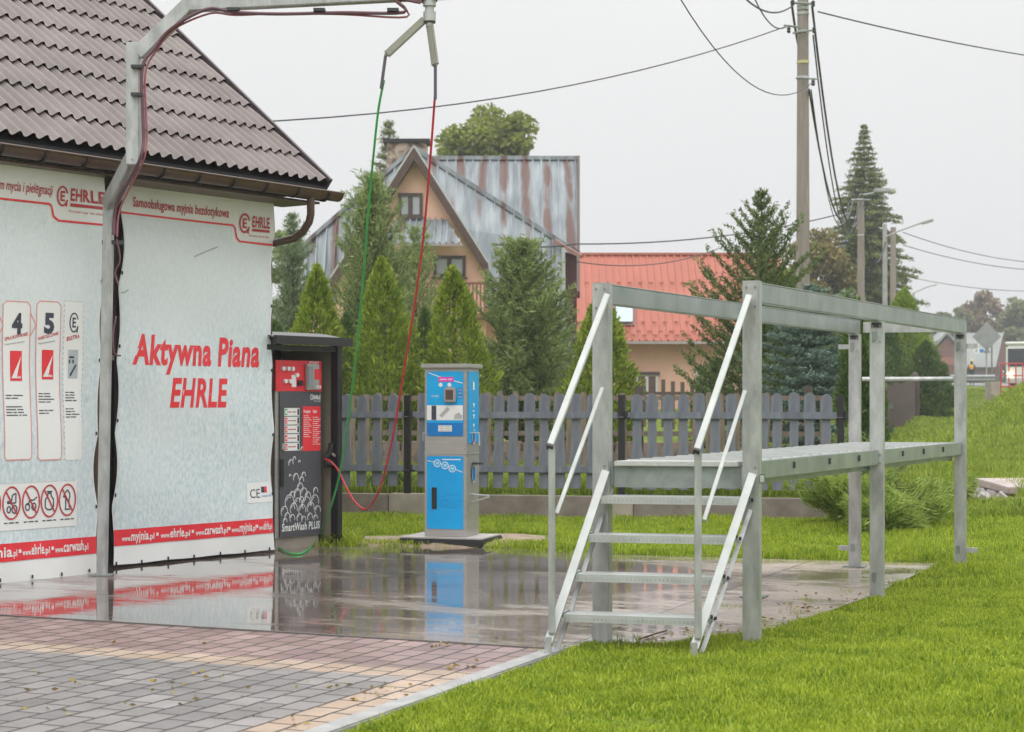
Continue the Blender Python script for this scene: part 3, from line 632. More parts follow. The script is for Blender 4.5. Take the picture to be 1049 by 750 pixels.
def column(px0, px1, num, dashed=False):
    a = ql(px0, 400)[0]; c = ql(px1, 400)[0]; zt = ql((px0 + px1) / 2, 309)[1]; zb = ql((px0 + px1) / 2, 471)[1]; w = c - a
    pl.rect('step_panel', a, c, zb, zt, M_white, y=-.005, n=(4, 30))
    if dashed:
        ln = []
        for k in range(30):
            z = zb + (zt - zb) * k / 30; ln += [[(a, z), (a, z + .015)], [(c, z), (c, z + .015)]]
        for k in range(6): ln += [[(a + w * k / 6, zt), (a + w * (k + .5) / 6, zt)]]
        pl.line('dashed_frame', ln, .006, M_inkg, y=-.0065)
    else:
        pl.line('frame_line', [[(a, zt - .03), (a, zb + .02), (a + .02, zb), (c - .02, zb), (c, zb + .02), (c, zt - .03), (c - .03, zt), (a + .03, zt), (a, zt - .03)]], .009, M_pinkp, y=-.0065)
    m_ = (a + c) / 2; f = w / .20
    if num:
        pl.text(num, m_ - .045, m_ + .055, zt - .245, zt - .10, M_ink, y=-.0075, bold=.05)
        pl.text('SPŁUKIWANIE' if num == '4' else 'NABŁYSZCZANIE', a + .02, c - .02, zt - .31, zt - .285, M_redd, y=-.0075, bold=.02, rise=.05)
        pl.text('Woda demineralizowana', a + .02, c - .05, zt - .345, zt - .333, M_ink, y=-.0075, rise=.03)
        z0 = zt - .62; pl.rect('red_tile', m_ - .06, m_ + .055, z0, z0 + .235, M_red, y=-.0075, n=(3, 4))
        pl.poly('brush_sweep', [(m_ - .05, z0 + .02), (m_ + .0, z0 + .02), (m_ + .05, z0 + .2)], M_white, y=-.0085)
        pl.text('efekt', m_ + .0, m_ + .045, z0 + .02, z0 + .04, M_white, y=-.009, bold=.03)
    else:
        e_logo(pl, m_, zt - .17, .042, .075, M_ink, .013)
        pl.text('EKSTRA', a + .03, c - .04, zt - .32, zt - .29, M_redd, y=-.0075, bold=.03, rise=.03)
        z0 = zt - .62; pl.rect('grey_tile', m_ - .05, m_ + .05, z0, z0 + .23, mat('grey_tile', (.45, .5, .53)), y=-.0072, n=(3, 4))
        pl.line('pictogram', [[(m_ - .03, z0 + .02), (m_ + .03, z0 + .11)], [(m_ - .04, z0 + .17), (m_ + .01, z0 + .17)], [(m_ - .035, z0 + .15), (m_ - .035, z0 + .12)], [(m_ + .0, z0 + .15), (m_ + .0, z0 + .12)]], .016, M_ink, y=-.0085)
    zz = zt - .74; rr = random.Random(px0)
    tl = []
    while zz > zb + .30:
        for _ in range(rr.randint(2, 4)):
            tl.append((a + .02, a + .02 + (w - .05) * rr.uniform(.5, 1), zz)); zz -= .022
        zz -= .045
    words = ['mycie szczotką', 'piana aktywna', 'program', 'zmywanie brudu', 'lanca pod kątem', 'zaczynając od dołu']
    for i, (xx0, xx1, z) in enumerate(tl): pl.text(words[i % 6], xx0, xx1, z, z + .012, M_ink, y=-.0075, name='small_print')
column(3, 31, '4'); column(37.5, 62, '5'); column(65.5, 85.5, None, True)
for px in (0.5, 34): 
    c = ql(px, 333); pl.line('arrow_mark', [[(c[0] - .025, c[1] + .09), (c[0] + .03, c[1]), (c[0] - .025, c[1] - .09)]], .009, M_pinkp, y=-.0055)
# prohibition row
xA, xB = ql(-40, 510)[0], ql(79, 510)[0]; zT = ql(79, 492)[1]; zB_ = ql(79, 538.5)[1]
pl.rect('prohibition_panel', xA, xB, zB_, zT, M_white, y=-.005, n=(24, 8))
pl.line('dashed_frame', [[(xA + k * .024, zT), (xA + k * .024 + .012, zT)] for k in range(int((xB - xA) / .024))] + [[(xA + k * .024, zB_), (xA + k * .024 + .012, zB_)] for k in range(int((xB - xA) / .024))] + [[(xB, zB_ + .012 + k * .024), (xB, zB_ + .024 + k * .024)] for k in range(int((zT - zB_) / .024))], .005, M_inkg, y=-.0065)
for i, px in enumerate((-9, 11, 31, 50, 68.5)):
    cx = ql(px, 515)[0]; cz = (zT + zB_) / 2 + .03; rx, rz = .083, .125
    if i == 0: cx = ql(11, 515)[0] - (ql(31, 515)[0] - ql(11, 515)[0])
    S = lambda *p: [(cx + a * rx, cz + c * rz) for a, c in p]
    pic = [[S((-.6, .1), (-.1, .1), (.1, .55), (.5, .6), (.45, 0), (-.6, 0)), circ(cx - .35 * rx, cz - .45 * rz, .22 * rx, .2 * rz, 10), circ(cx + .3 * rx, cz - .4 * rz, .3 * rx, .25 * rz, 10)],
           [S((-.5, .1), (0, .1), (.1, .5), (.5, .6), (.5, 0), (-.5, 0)), circ(cx - .3 * rx, cz - .4 * rz, .2 * rx, .2 * rz, 10), circ(cx + .35 * rx, cz - .4 * rz, .3 * rx, .25 * rz, 10)],
           [circ(cx - .4 * rx, cz - .3 * rz, .25 * rx, .22 * rz, 10), circ(cx + .35 * rx, cz - .3 * rz, .25 * rx, .22 * rz, 10), S((-.4, -.2), (-.1, .15), (.3, .1), (.7, .3)), S((-.1, .15), (-.3, .3))],
           [S((-.5, -.4), (-.5, .1), (-.2, .3), (-.2, .5), (.2, .5), (.2, .3), (.5, .1), (.5, -.4), (.2, -.55), (-.2, -.55), (-.5, -.4)), S((-.35, .6), (.35, .6))],
           [S((-.3, -.6), (.4, -.6)), S((-.2, -.6), (-.2, .2), (-.5, .2), (-.3, .45), (0, .65), (.3, .4), (.3, .1), (.2, .1), (.25, -.5))]][i]
    pl.line('pictogram', pic, .011, M_ink, y=-.0075)
    pl.line('prohibition_ring', [circ(cx, cz, rx, rz, 28), [(cx - rx * .62, cz + rz * .7), (cx + rx * .62, cz - rz * .7)]], .014, M_redd, y=-.0088)
    pl.text('nie wolno myć', cx - .07, cx + .07, zB_ + .052, zB_ + .066, M_ink, y=-.0075, name='small_print')
zs1, zs0 = .305, .165
pl.rect('strip', -2.3, XR - .002, zs0, zs1, M_red, y=-.0045, n=(40, 2))
fx = lambda px: ql(px, 560)[0]
strip_text(pl, 0, 0, zs0 + .038, [('www.', -1.75, -1.62, .045), ('myjnia', fx(0) - .22, fx(11), .078), ('.pl', fx(11), fx(16), .05), ('www.', fx(21.5), fx(31), .045), ('ehrle', fx(31), fx(44), .078), ('.pl', fx(44), fx(50), .05), ('www.', fx(55.5), fx(64.5), .045), ('carwash', fx(64.5), fx(86), .078), ('.pl', fx(86), fx(91), .05)])
for p in (19, 53): pl.rect('bullet', fx(p) - .012, fx(p) + .012, zs0 + .06, zs0 + .087, M_white, y=-.0075)
hooks(pl, bnl, [(XR - .09 - i * .3, .03) for i in range(6)] + [(XR - .02, z) for z in (.55, 1.15, 1.75, 2.4, 3.0)] + [(XR - .12 - i * .3, 3.28) for i in range(6)])

# ------------------------------------------------------------------ galvanised boom with hose arms
BP = Vector((-3.258, 14.2, 0))
bm_ = thing('wash_boom', BP, 0, 'tall galvanised boom post cranked over the gutter, with a long horizontal arm', 'boom')
b = MB(); b.bar((-.055, 0, 0), (.0, 0, 3.04), .072, .08); b.build('post', M_galv, bm_, bev=.006)
b = MB(); b.box(-.13, .03, -.08, .08, .004, .014); b.build('base_plate', M_galv_dk, bm_)
def loc(px, py, Y): v = P(px, py, Y); return v - BP
p1 = Vector((-.005, 0, 3.05)); p2 = loc(138, 163, 13.95); p3 = loc(138, 48, 13.95); p4 = loc(194, 5, 13.9); p5 = loc(470, -9, 13.9)
b = MB(); b.bar(p1 + Vector((0, 0, -.06)), p2 + Vector((.0, 0, .03)), .1, .11); b.build('lower_crank', M_galv, bm_, bev=.006)
b = MB(); b.box(p2.x - .06, p2.x + .045, p2.y - .05, p2.y + .05, p2.z - .05, p3.z + .03); b.build('riser', M_galv, bm_, bev=.006)
b = MB(); b.bar(p3 + Vector((.03, -.001, -.06)), p4 + Vector((.02, 0, .02)), .1, .11); b.build('upper_crank', M_galv, bm_, bev=.006)
b = MB(); b.bar(p4 - Vector((.0, 0, .0)), p5, .1, .11); b.build('arm', M_galv, bm_, bev=.006)
b = MB(); pts = [p1 + Vector((.06, -.07, -.3)), p1 + Vector((.09, -.08, -.05)), p2 + Vector((.05, -.07, -.03)), p2 + Vector((.085, -.07, .15)), p2 + Vector((.08, -.07, .35)), p3 + Vector((.075, -.07, -.18)), p3 + Vector((.17, -.07, -.03)), p3 + Vector((.3, -.07, .13)), p4 + Vector((.15, -.07, -.05)), p4 + Vector((.35, -.06, -.07)), p4 + Vector((.7, -.06, -.085)), p4 + Vector((1.2, -.06, -.075)), p4 + Vector((1.7, -.05, -.07)), p5 + Vector((-.5, -.05, -.075)), p5 + Vector((-.3, -.04, -.1))]
def smooth_pts(pts, k=5):
    pts = [Vector(p) for p in pts]; out = []
    for i in range(len(pts) - 1):
        a = pts[max(i - 1, 0)]; p, c = pts[i], pts[i + 1]; d = pts[min(i + 2, len(pts) - 1)]
        for j in range(k):
            t = j / k; out.append(.5 * ((2 * p) + (c - a) * t + (2 * a - 5 * p + 4 * c - d) * t * t + (3 * p - a - 3 * c + d) * t ** 3))
    return out + [pts[-1]]
b.tube(smooth_pts(pts), .014, 7); b.build('supply_hose', M_hosep, bm_, smooth=True)
b = MB(); b.tube(smooth_pts([p + Vector((.022, .02, -.012 - .02 * math.sin(i * 1.7))) for i, p in enumerate(pts)]), .009, 6); b.build('supply_hose', mat('pink_hose', (.36, .12, .14), rough=.45), bm_, smooth=True)
for q_ in (p2 + Vector((.02, -.04, .5)), p2 + Vector((.02, -.04, .72)), p4 + Vector((.34, -.03, -.05)), p4 + Vector((1.02, -.03, -.055)), p4 + Vector((1.6, -.03, -.055))):
    b = MB(); b.box(q_.x - .03, q_.x + .06, q_.y - .06, q_.y + .03, q_.z - .012, q_.z + .012); b.build('hose_clip', M_bolt, bm_)
b = MB(); b.box(p2.x + .052, p2.x + .075, p2.y - .06, p2.y - .03, p2.z + .52, p2.z + .70); b.build('hose_sleeve', mat('orange_sleeve', (.6, .2, .1)), bm_)
# bracket tangle low on the post
b = MB(); b.box(-.05, .11, -.03, .03, 2.68, 2.71); b.build('bracket', M_bolt, bm_)
b = MB(); b.tube(smooth_pts([(.07, -.03, 2.72), (.10, -.04, 2.55), (.06, -.04, 2.45), (.09, -.05, 2.35)]), .008, 6); b.build('cable', M_hosep, bm_)
b = MB(); b.tube(smooth_pts([(.06, .0, 2.1), (.045, -.04, 1.95), (.055, -.04, 1.8), (.09, .02, 1.78)]), .007, 6); b.build('cable', M_hosep, bm_)
# swivel
SWc = loc(440, 0, 13.9)
b = MB(); b.lathe([(.028, .16), (.028, .03), (.052, .03), (.052, -.05), (.036, -.055), (.036, -.09), (.05, -.095), (.05, -.17), (.03, -.175), (.03, -.21), (.012, -.215)][::-1], SWc, 18)
sw = b.build('swivel', M_galv_lt, bm_, smooth=True)
b = MB(); b.box(SWc.x - .06, SWc.x + .06, SWc.y - .055, SWc.y + .055, SWc.z - .005, SWc.z + .004); b.box(SWc.x - .045, SWc.x + .045, SWc.y - .04, SWc.y + .04, SWc.z - .18, SWc.z - .172); b.build('collar', M_bolt, bm_)
def darm(a, c, w, m):
    b = MB(); b.bar(a, c, .045, w); o = b.build('hose_arm', m, bm_, bev=.015); return o
aL0, aL1 = loc(436, 19, 13.9), loc(395, 57, 13.8); aR0, aR1 = loc(440, 24, 13.9), loc(446, 68, 13.85)
darm(aL0, aL1, .062, M_flap); darm(aR0, aR1, .072, M_flap)
for a, lab in ((aL1, 0), (aR1, 1)):
    b = MB(); e = a + Vector((-.035 if not lab else .0, 0, -.26)); b.tube([a, a + (e - a) * .5, e], .013, 7); b.build('hose_stub', M_hosed, bm_, smooth=True)
# hoses
hg = [P(393.5, 82, 13.8), P(388, 110, 13.85), P(383.5, 150, 14.0), P(377, 220, 14.35), P(371, 300, 14.8), P(363, 380, 15.3), P(355, 440, 15.7), P(347, 490, 16.1), P(336, 528, 16.5)]
hg = smooth_pts(hg, 4)
g1 = G(324, 554, .03); g2 = G(311, 566, .014); g3 = G(298, 567, .014); g4 = G(287, 562, .016); g5 = G(284, 560, .02)
tail = smooth_pts([hg[-1], g1, g2, g3, g4, g5], 6)
b = MB(); b.tube(hg[:-1] + tail, .0095, 8); tag(b.build('wash_hose', M_hoseg, None, smooth=True), 'green high pressure hose hanging from the boom down to the wet concrete', 'hose', 'hoses hanging from the boom')
hr = smooth_pts([P(446, 92, 13.85), P(441, 160, 14.1), P(434, 240, 14.5), P(425, 310, 14.9), P(413, 385, 15.4), P(402, 450, 15.8), P(390, 498, 16.2), P(377, 521, 16.5), P(365, 516, 16.7), P(355, 500, 16.85), P(347, 483, 17.0), P(340, 474, 17.05), P(333, 470, 17.08)], 4)
b = MB(); b.tube(hr, .0095, 8); tag(b.build('wash_hose', M_hoser, None, smooth=True), 'red hose hanging from the boom and looping to the lance holder of the cabinet', 'hose', 'hoses hanging from the boom')

# ------------------------------------------------------------------ payment cabinet with shelter
CB = Vector((-2.225, 16.62, 0)); CW = .63
cb = thing('wash_cabinet', CB, WROT, 'dark grey self service wash cabinet with red control panel and white bubble print', 'cabinet')
b = MB(); b.box(-.02, CW, .004, .38, .11, 1.80); b.build('body', M_steel, cb, bev=.004)
b = MB(); b.box(0, CW - .02, .02, .36, 0, .108); b.build('plinth', M_conc2, cb)
b = MB(); b.box(.03, CW - .015, -.012, .002, .115, 1.50); dr = b.build('door', M_anth, cb, bev=.002)
b = MB(); b.box(.03, .075, -.022, -.0125, .60, .86); b.build('handle', M_blk, dr)
b = MB(); b.box(.05, .09, -.024, -.0125, .95, 1.01); b.build('lock', M_steel, dr)
b = MB(); b.box(-.03, CW - .01, -.014, .002, 1.505, 1.80); cpn = b.build('control_panel', M_red, cb, bev=.002)
pc = Print(dr); y1 = -.0145
pc.rect('notice_sheet', .345, CW - .03, .93, 1.36, M_red, y=y1)
pc.text('Program', .36, .455, 1.30, 1.325, M_white, y=-.0155, bold=.03); pc.text('Opis', .49, .545, 1.30, 1.325, M_white, y=-.0155, bold=.03)
for i in range(14):
    z = 1.265 - i * .02
    if i < 11: pc.text('wybierz program', .36, .43 + .02 * (i % 3), z, z + .008, M_white, y=-.0155, name='small_print')
    pc.text('mycie i nabłyszczanie', .49, .56 + .02 * ((i * 2) % 3), z - .015, z - .007, M_white, y=-.0155, name='small_print')
for k in range(5):
    z = 1.27 - k * .083
    pc.rect('programme_tile', .09, .30, z, z + .075, M_white, y=y1); pc.rect('number_field', .095, .13, z + .008, z + .067, mat('green_field', (.05, .45, .12)) if k == 0 else M_red, y=-.0155)
    pc.text(str(k + 1), .102, .122, z + .02, z + .052, M_white, y=-.0165, bold=.03); pc.rect('button', .27, .293, z + .008, z + .067, M_blk, y=-.0155)
    pc.text(['Mycie pianą', 'Mycie zasadnicze', 'Spłukiwanie', 'Nabłyszczanie', 'Płukanie'][k], .14, .25, z + .03, z + .044, M_redd, y=-.0155, name='small_print')
pc.text('EHRLE', .50, .60, 1.43, 1.465, M_white, y=y1, bold=.04); e_ = pc.line('logo', [circ(.475, 1.45, .015, .025, 12)], .008, M_white, y=y1); pc.text('carwash', .505, .60, 1.405, 1.42, M_white, y=y1)
pc.text('SmartWash PLUS', .055, .59, .175, .245, M_white, y=y1, bold=.025, shear=.08)
rr = random.Random(4); bub = []
for cx, cz, r in [(.09, .36, .045), (.16, .45, .06), (.22, .38, .05), (.28, .42, .055), (.13, .31, .035), (.20, .29, .035), (.34, .36, .05), (.40, .42, .06), (.46, .38, .05), (.52, .44, .055), (.56, .35, .04), (.36, .27, .03), (.30, .29, .035), (.45, .29, .035), (.27, .52, .045), (.36, .52, .05), (.42, .49, .04), (.20, .51, .035), (.31, .58, .04), (.53, .54, .03), (.33, .65, .03), (.25, .68, .035), (.36, .70, .025), (.18, .82, .03), (.23, .86, .018), (.17, .70, .012), (.34, .95, .02), (.30, .83, .012), (.33, .46, .03), (.10, .27, .025), (.53, .28, .025)]:
    bub.append(circ(cx, cz, r, r * 1.15, 18, -20, 220)); bub.append(circ(cx, cz, r * .7, r * .8, 8, 100, 170))
pc.line('bubble_print', bub, .0075, M_white, y=y1)
pp_ = Print(cpn)
knob = MB()
for i in range(3): knob.lathe([(.022, 0), (.022, .03), (.014, .035)][::-1], (0, 0, 0), 12) if False else None
for (x, z) in [(.06, 1.72), (.13, 1.72), (.19, 1.72), (.25, 1.66), (.09, 1.60), (.155, 1.60)]:
    k = MB(); k.tube([(x, -.014, z), (x, -.04, z)], .021, 12); k.build('button', M_white, cpn, smooth=True)
k = MB(); k.box(.185, .245, -.022, -.0145, 1.545, 1.66); k.build('label', M_white, cpn)
k = MB(); k.box(.27, .335, -.03, -.0145, 1.56, 1.61); k.build('coin_slot', M_blk, cpn)
k = MB(); k.box(.37, .55, -.05, -.0145, 1.52, 1.77); sc_ = k.build('display_box', M_steel, cpn, bev=.006)
k = MB(); k.box(.385, .455, -.056, -.0505, 1.54, 1.745); k.build('screen', mat('display', (.28, .30, .31), rough=.2), sc_)
pp_.rect('red_field', .475, .545, 1.62, 1.72, M_red, y=-.0515); pp_.text('START', .44, .58, 1.775, 1.793, M_white, y=-.0155, bold=.04); pp_.text('STOP', .5, .57, 1.53, 1.56, M_white, y=-.0515, bold=.04)
# lance holder
k = MB(); k.tube([(CW + .01, -.05, .86), (CW + .05, -.07, .92), (CW + .06, -.08, 1.0)], .03, 8); k.tube([(CW + .0, -.04, .80), (CW + .07, -.08, .80)], .035, 10); k.build('lance_holder', M_blk, cb, smooth=True)
k = MB(); k.tube([(CW + .05, -.09, .9), (CW + .11, -.11, .86), (CW + .16, -.12, .84)], .014, 8); k.build('lance_grip', M_steel, cb, smooth=True)
# shelter
sh = thing('shelter', CB, WROT, 'black framed smoked shelter with curved roof around the dark wash cabinet', 'shelter')
SX = .76; yo = -.10; ZT = 1.96
k = MB(); k.box(SX - .05, SX + .02, yo - .04, yo + .05, 0, ZT); k.build('post', M_blk, sh, bev=.004)
k = MB(); k.box(SX - .05, SX + .02, .62, .70, 0, ZT); k.build('post', M_blk, sh, bev=.004)
k = MB(); k.box(SX - .03, SX - .015, yo + .05, .62, .02, ZT - .05); k.build('side_panel', M_smoke, sh)
k = MB(); k.box(-.12, SX - .03, .70, .715, .02, ZT - .02); k.build('back_panel', M_smoke, sh)
k = MB(); k.box(-.12, -.05, .62, .70, 0, ZT); k.build('post', M_blk, sh, bev=.004)
n = 10; arc = [(yo - .12 + (.82 + .14) * i / n, ZT + .03 + .09 * math.sin(math.pi * (i / n) * .9 + .15)) for i in range(n + 1)]
k = MB()
for (a, c), (d, e) in zip(arc[:-1], arc[1:]):
    k.slab([(-.25, a, c), (SX + .03, a, c), (SX + .03, d, e), (-.25, d, e)], .012, (0, 0, -1))
k.build('roof_sheet', mat('smoked_roof', (.03, .028, .026), rough=.3), sh)
for x in (-.2, .35, SX):
    k = MB(); k.tube([(x, a, c - .03) for a, c in arc], .022, 6); k.build('roof_rib', M_blk, sh)
k = MB(); k.box(-.26, SX + .06, arc[0][0] - .02, arc[0][0] + .02, arc[0][1] - .06, arc[0][1] + .02); k.build('roof_edge', M_blk, sh)
k = MB(); k.box(-.26, SX, yo - .02, yo + .03, ZT - .07, ZT - .02); k.build('roof_beam', M_blk, sh)

# ------------------------------------------------------------------ blue vacuum column
VR = R(-17); vp = G(455, 550, .09); vp.z = 0
vc = thing('vacuum_column', (vp.x + .07, vp.y + .2, 0), VR, 'bright blue and stainless vacuum cleaner column standing on a rubber edged slab', 'vacuum cleaner')
w, d = .215, .2
k = MB(); k.box(-.44, .42, -.33, .33, 0, .075); k.build('base', M_rubber, vc, bev=.01)
k = MB(); k.box(-.425, .405, -.315, .315, .077, .09); k.build('base_top', M_slab, vc)
k = MB(); k.box(-w, w, -d, d, .09, 1.73); bd = k.build('body', M_steel, vc, bev=.006)
k = MB(); k.box(-w - .03, w + .03, -d - .035, d + .035, 1.732, 1.775); k.build('cap', M_steel, vc, bev=.008)
k = MB(); k.box(-w - .006, w + .006, -d - .006, d + .006, .895, .902); k.build('seam', M_steel, vc)
k = MB(); k.box(-w + .025, w - .03, -d - .008, -d - .001, .165, .875); ld = k.build('lower_door', M_blue, vc, bev=.003)
k = MB(); k.box(-w + .025, w - .03, -d - .008, -d - .001, 1.07, 1.70); ud = k.build('upper_panel', M_blue, vc, bev=.003)
yf = -d - .0095
pv = Print(ud)
pv.rect('lower_field', -w + .027, w - .032, 1.075, 1.20, M_blued, y=yf)
pv.rect('instruction_strip', -w + .027, w - .032, 1.225, 1.37, M_white, y=yf)
pv.rect('picture', -.14, -.09, 1.228, 1.367, M_ink, y=yf - .0012); pv.poly('picture', [(-.06, 1.27), (-.03, 1.25), (.05, 1.33), (.02, 1.355)], M_inkg, y=yf - .0012)
pv.poly('picture', [(.09, 1.235), (.17, 1.235), (.18, 1.27), (.14, 1.30), (.1, 1.28)], M_inkg, y=yf - .0012)
pv.rect('sticker', -.07, .07, 1.115, 1.175, M_white, y=yf - .001)
for i in range(3): pv.text('uwaga monety', -.06, .06, 1.16 - i * .02, 1.17 - i * .02, M_inkg, y=yf - .002, name='small_print')
pv.line('white_sweep', [[(-.18, 1.69), (-.02, 1.635), (.18, 1.585)]], .008, M_white, y=yf)
pv.rect('pink_label', -.07, .09, 1.60, 1.645, M_pinkL, y=yf - .001); pv.text('odkurza samo', -.055, .075, 1.612, 1.632, mat('pale_pink', (.8, .5, .8)), y=yf - .002, name='small_print')
for x in (-.045, .045): pv.poly('white_dot', circ(x, 1.57, .02, .02, 16)[:-1], M_white, y=yf - .001)
pv.text('START', -.14, -.06, 1.45, 1.468, M_white, y=yf); pv.text('3 min', -.14, -.03, 1.375 + .02, 1.405, M_bluel, y=yf)
k = MB(); k.box(.0, .12, -d - .05, -d - .0085, 1.40, 1.545); cx_ = k.build('coin_box', M_steel, ud, bev=.01)
k = MB(); k.box(.02, .095, -d - .056, -d - .0505, 1.425, 1.52); k.build('coin_slot', mat('coin_plate', (.10, .06, .055), rough=.4), cx_)
for i in range(3): pv.rect('token_label', .135, .178, 1.44 + i * .035, 1.468 + i * .035, M_blued, y=yf - .0006); pv.text('2zł', .14, .172, 1.446 + i * .035, 1.46 + i * .035, M_white, y=yf - .0016)
pv = Print(ld)
pv.line('white_sweep', [[(-.18, .83), (0, .79), (.18, .72)]], .006, M_white, y=yf)
for x, z in ((-.08, .805), (.0, .785), (.075, .755)):
    pv.poly('disc', circ(x, z, .034, .034, 18)[:-1], M_bluel, y=yf - .001); pv.line('ring', [circ(x, z, .034, .034, 18), [(x - .012, z + .012), (x + .002, z - .01), (x + .014, z + .014)]], .007, M_white, y=yf - .002)
pv.rect('white_bar', -.03, .16, .838, .848, M_white, y=yf)
k = MB(); k.box(-.135, -.085, -d - .016, -d - .0085, .36, .57); k.build('door_grip', M_blk, ld)
pv.line('faded_print', [circ(.0, .42, .05, .03, 10), circ(.12, .42, .045, .028, 10), [(-.04, .48), (.04, .5), (.14, .49)], [(-.06, .38), (.16, .375)]], .006, mat('faded_blue', (.01, .28, .60)), y=yf)
k = MB(); k.box(w + .001, w + .008, -d + .045, d - .03, 1.0, 1.70); sd = k.build('side_panel', M_blue, vc, bev=.002)
ps = MB()
# side decals (rotate print frame to the side face)
dec = bpy.data.objects.new('side_decals', None); C.objects.link(dec); dec.parent = vc; dec.rotation_euler = (0, 0, R(90)); dec.location = (w + .009, 0, 0)
pd = Print(dec)
pd.rect('sticker', -.03, .02, 1.52, 1.60, M_white, y=-.002)
for z in (1.36, 1.25, 1.16): pd.poly('white_mark', [(-.03, z + .03), (.03, z + .03), (0, z - .02)], M_white, y=-.002)
pd.rect('white_mark', -.04, .03, 1.31, 1.32, M_white, y=-.002)
pd.poly('round_sign', circ(0, 1.06, .05, .07, 18)[:-1], M_blued, y=-.003); pd.line('ring', [circ(0, 1.06, .05, .07, 18)], .008, M_white, y=-.004); pd.poly('red_mark', circ(-.01, 1.02, .02, .02, 8)[:-1], M_redd, y=-.005)
pd.poly('round_sign', circ(0, .70, .055, .085, 18)[:-1], M_blued, y=-.003); pd.line('ring', [circ(0, .70, .055, .085, 18)], .008, M_white, y=-.004)
for nm in list(dec.children): nm.parent = vc; nm.matrix_local = Matrix.Translation((w + .009, 0, 0)) @ Matrix.Rotation(R(90), 4, 'Z')
bpy.data.objects.remove(dec)
k = MB(); k.box(w + .008, w + .10, -.03, .03, .79, .81); k.build('bracket', M_bolt, vc)
k = MB(); k.tube([(w + .006, -.10, 1.10), (w + .10, -.10, 1.10), (w + .10, -.10, .98)], .008, 6); k.tube([(-w - .006, -.10, 1.10), (-w - .05, -.10, 1.10), (-w - .05, -.10, 1.02)], .008, 6); k.build('hose_hook', M_galv_lt, vc)
k = MB(); k.tube([(w + .006, -.06, .50), (w + .20, -.10, .49)], .009, 6); k.tube([(w + .006, -.06, .42), (w + .20, -.10, .48)], .009, 6); k.build('nozzle_hook', M_galv_lt, vc)

# small screws on the machine fronts
def screws(parent, pts, y):
    k = None
    for x, z in pts:
        if k is None:
            b = MB(); b.tube([(0, 0, 0), (0, -.004, 0)], .006, 8); k = b.build('screw', M_galv_dk, parent); o = k
        else: o = k.copy(); C.objects.link(o)
        o.location = (x, y, z)
screws(ld, [(-w + .04, .185), (w - .045, .185), (-w + .04, .86), (w - .045, .86)], -d - .0085)
screws(ud, [(-w + .04, 1.085), (w - .045, 1.085), (-w + .04, 1.685), (w - .045, 1.685)], -d - .0085)
screws(dr, [(.045, .13), (CW - .03, .13), (CW - .03, 1.48)], -.0125)
screws(bd, [(-w + .012, .3), (-w + .012, .95), (-w + .012, 1.5), (w - .014, .3), (w - .014, .95), (w - .014, 1.5)], -d - .0005)

# ------------------------------------------------------------------ low wall and grey picket fence
wd = (WB - WA); WL = wd.length; FROT = math.atan2(wd.y, wd.x); wdn = wd.normalized()
def on_wall(px):
    k = (px - CX) / FPX; return (WA.y * k - WA.x) / (wdn.x - wdn.y * k)
lw = thing('low_wall', (WA.x, WA.y, 0), FROT, 'low rough concrete wall carrying the grey picket fence behind the wet concrete', 'wall')
xs = [0, on_wall(300), on_wall(400), on_wall(441), on_wall(622), on_wall(650), WL]
ms = [M_conc, M_conc, M_conc2, M_conc, M_conc2, M_conc]
for i, (a, c) in enumerate(zip(xs[:-1], xs[1:])):
    b = MB(); dz = (.0, .0, .008, .0, -.01, .004)[i]
    b.box(a + .004, c - .004, -.10 - .004 * (i % 2), .10, -.15, .31 + dz); b.build('wall_section', ms[i], lw, bev=.012)
fn = thing('picket_fence', (WA.x, WA.y, .31), FROT, 'grey painted picket fence with carved boards and black posts on the low concrete wall', 'fence')
posts = [on_wall(196), on_wall(418), on_wall(637.5), on_wall(862)]
pk_prof = [(.0, .053), (.20, .053), (.30, .056), (.36, .064), (.42, .055), (.52, .044), (.66, .048), (.76, .040), (.82, .050), (.88, .058), (.97, .060), (1.06, .052), (1.085, .032), (1.095, .012)]
def picket():
    b = MB(); poly = [(w_ * 1.08, z) for z, w_ in pk_prof] + [(-w_ * 1.08, z) for z, w_ in pk_prof[::-1]]
    b.prism(poly, -.012, .012); return b
M_tip = mat('carved_edge', (.5, .5, .5), rough=.6)
pk0 = None; rr = random.Random(3)
for i, x in enumerate(posts):
    b = MB(); b.box(x - .045, x + .03, -.03, .045, -.005, 1.17); po = b.build('post', M_blk, fn, bev=.004)
    for z in (.93, .30):
        b = MB(); b.tube([(x - .045, -.035, z - .02), (x + .10, -.035, z - .02)], .014, 8); b.tube([(x + .045, -.045, z - .04), (x + .045, -.045, z + .05)], .024, 8); b.build('hinge', M_blk, po)
for a, c in zip(posts[:-1], posts[1:]):
    for z in (.935, .305):
        b = MB(); b.box(a + .05, c - .05, -.045, -.013, z - .04, z + .04); b.build('rail', M_fence, fn, bev=.006)
    n = 13
    for k in range(n):
        x = a + (c - a) * (k + .95) / (n + .9)
        if pk0 is None:
            pk0 = picket().build('picket', M_fence, fn); o = pk0
        else: o = pk0.copy(); C.objects.link(o)
        o.location = (x + rr.uniform(-.006, .006), 0, .09 + rr.uniform(-.008, .008)); o.rotation_euler = (0, rr.uniform(-.012, .012), rr.uniform(-.03, .03))
        o.scale = (rr.uniform(.95, 1.05), 1, rr.uniform(.99, 1.01))

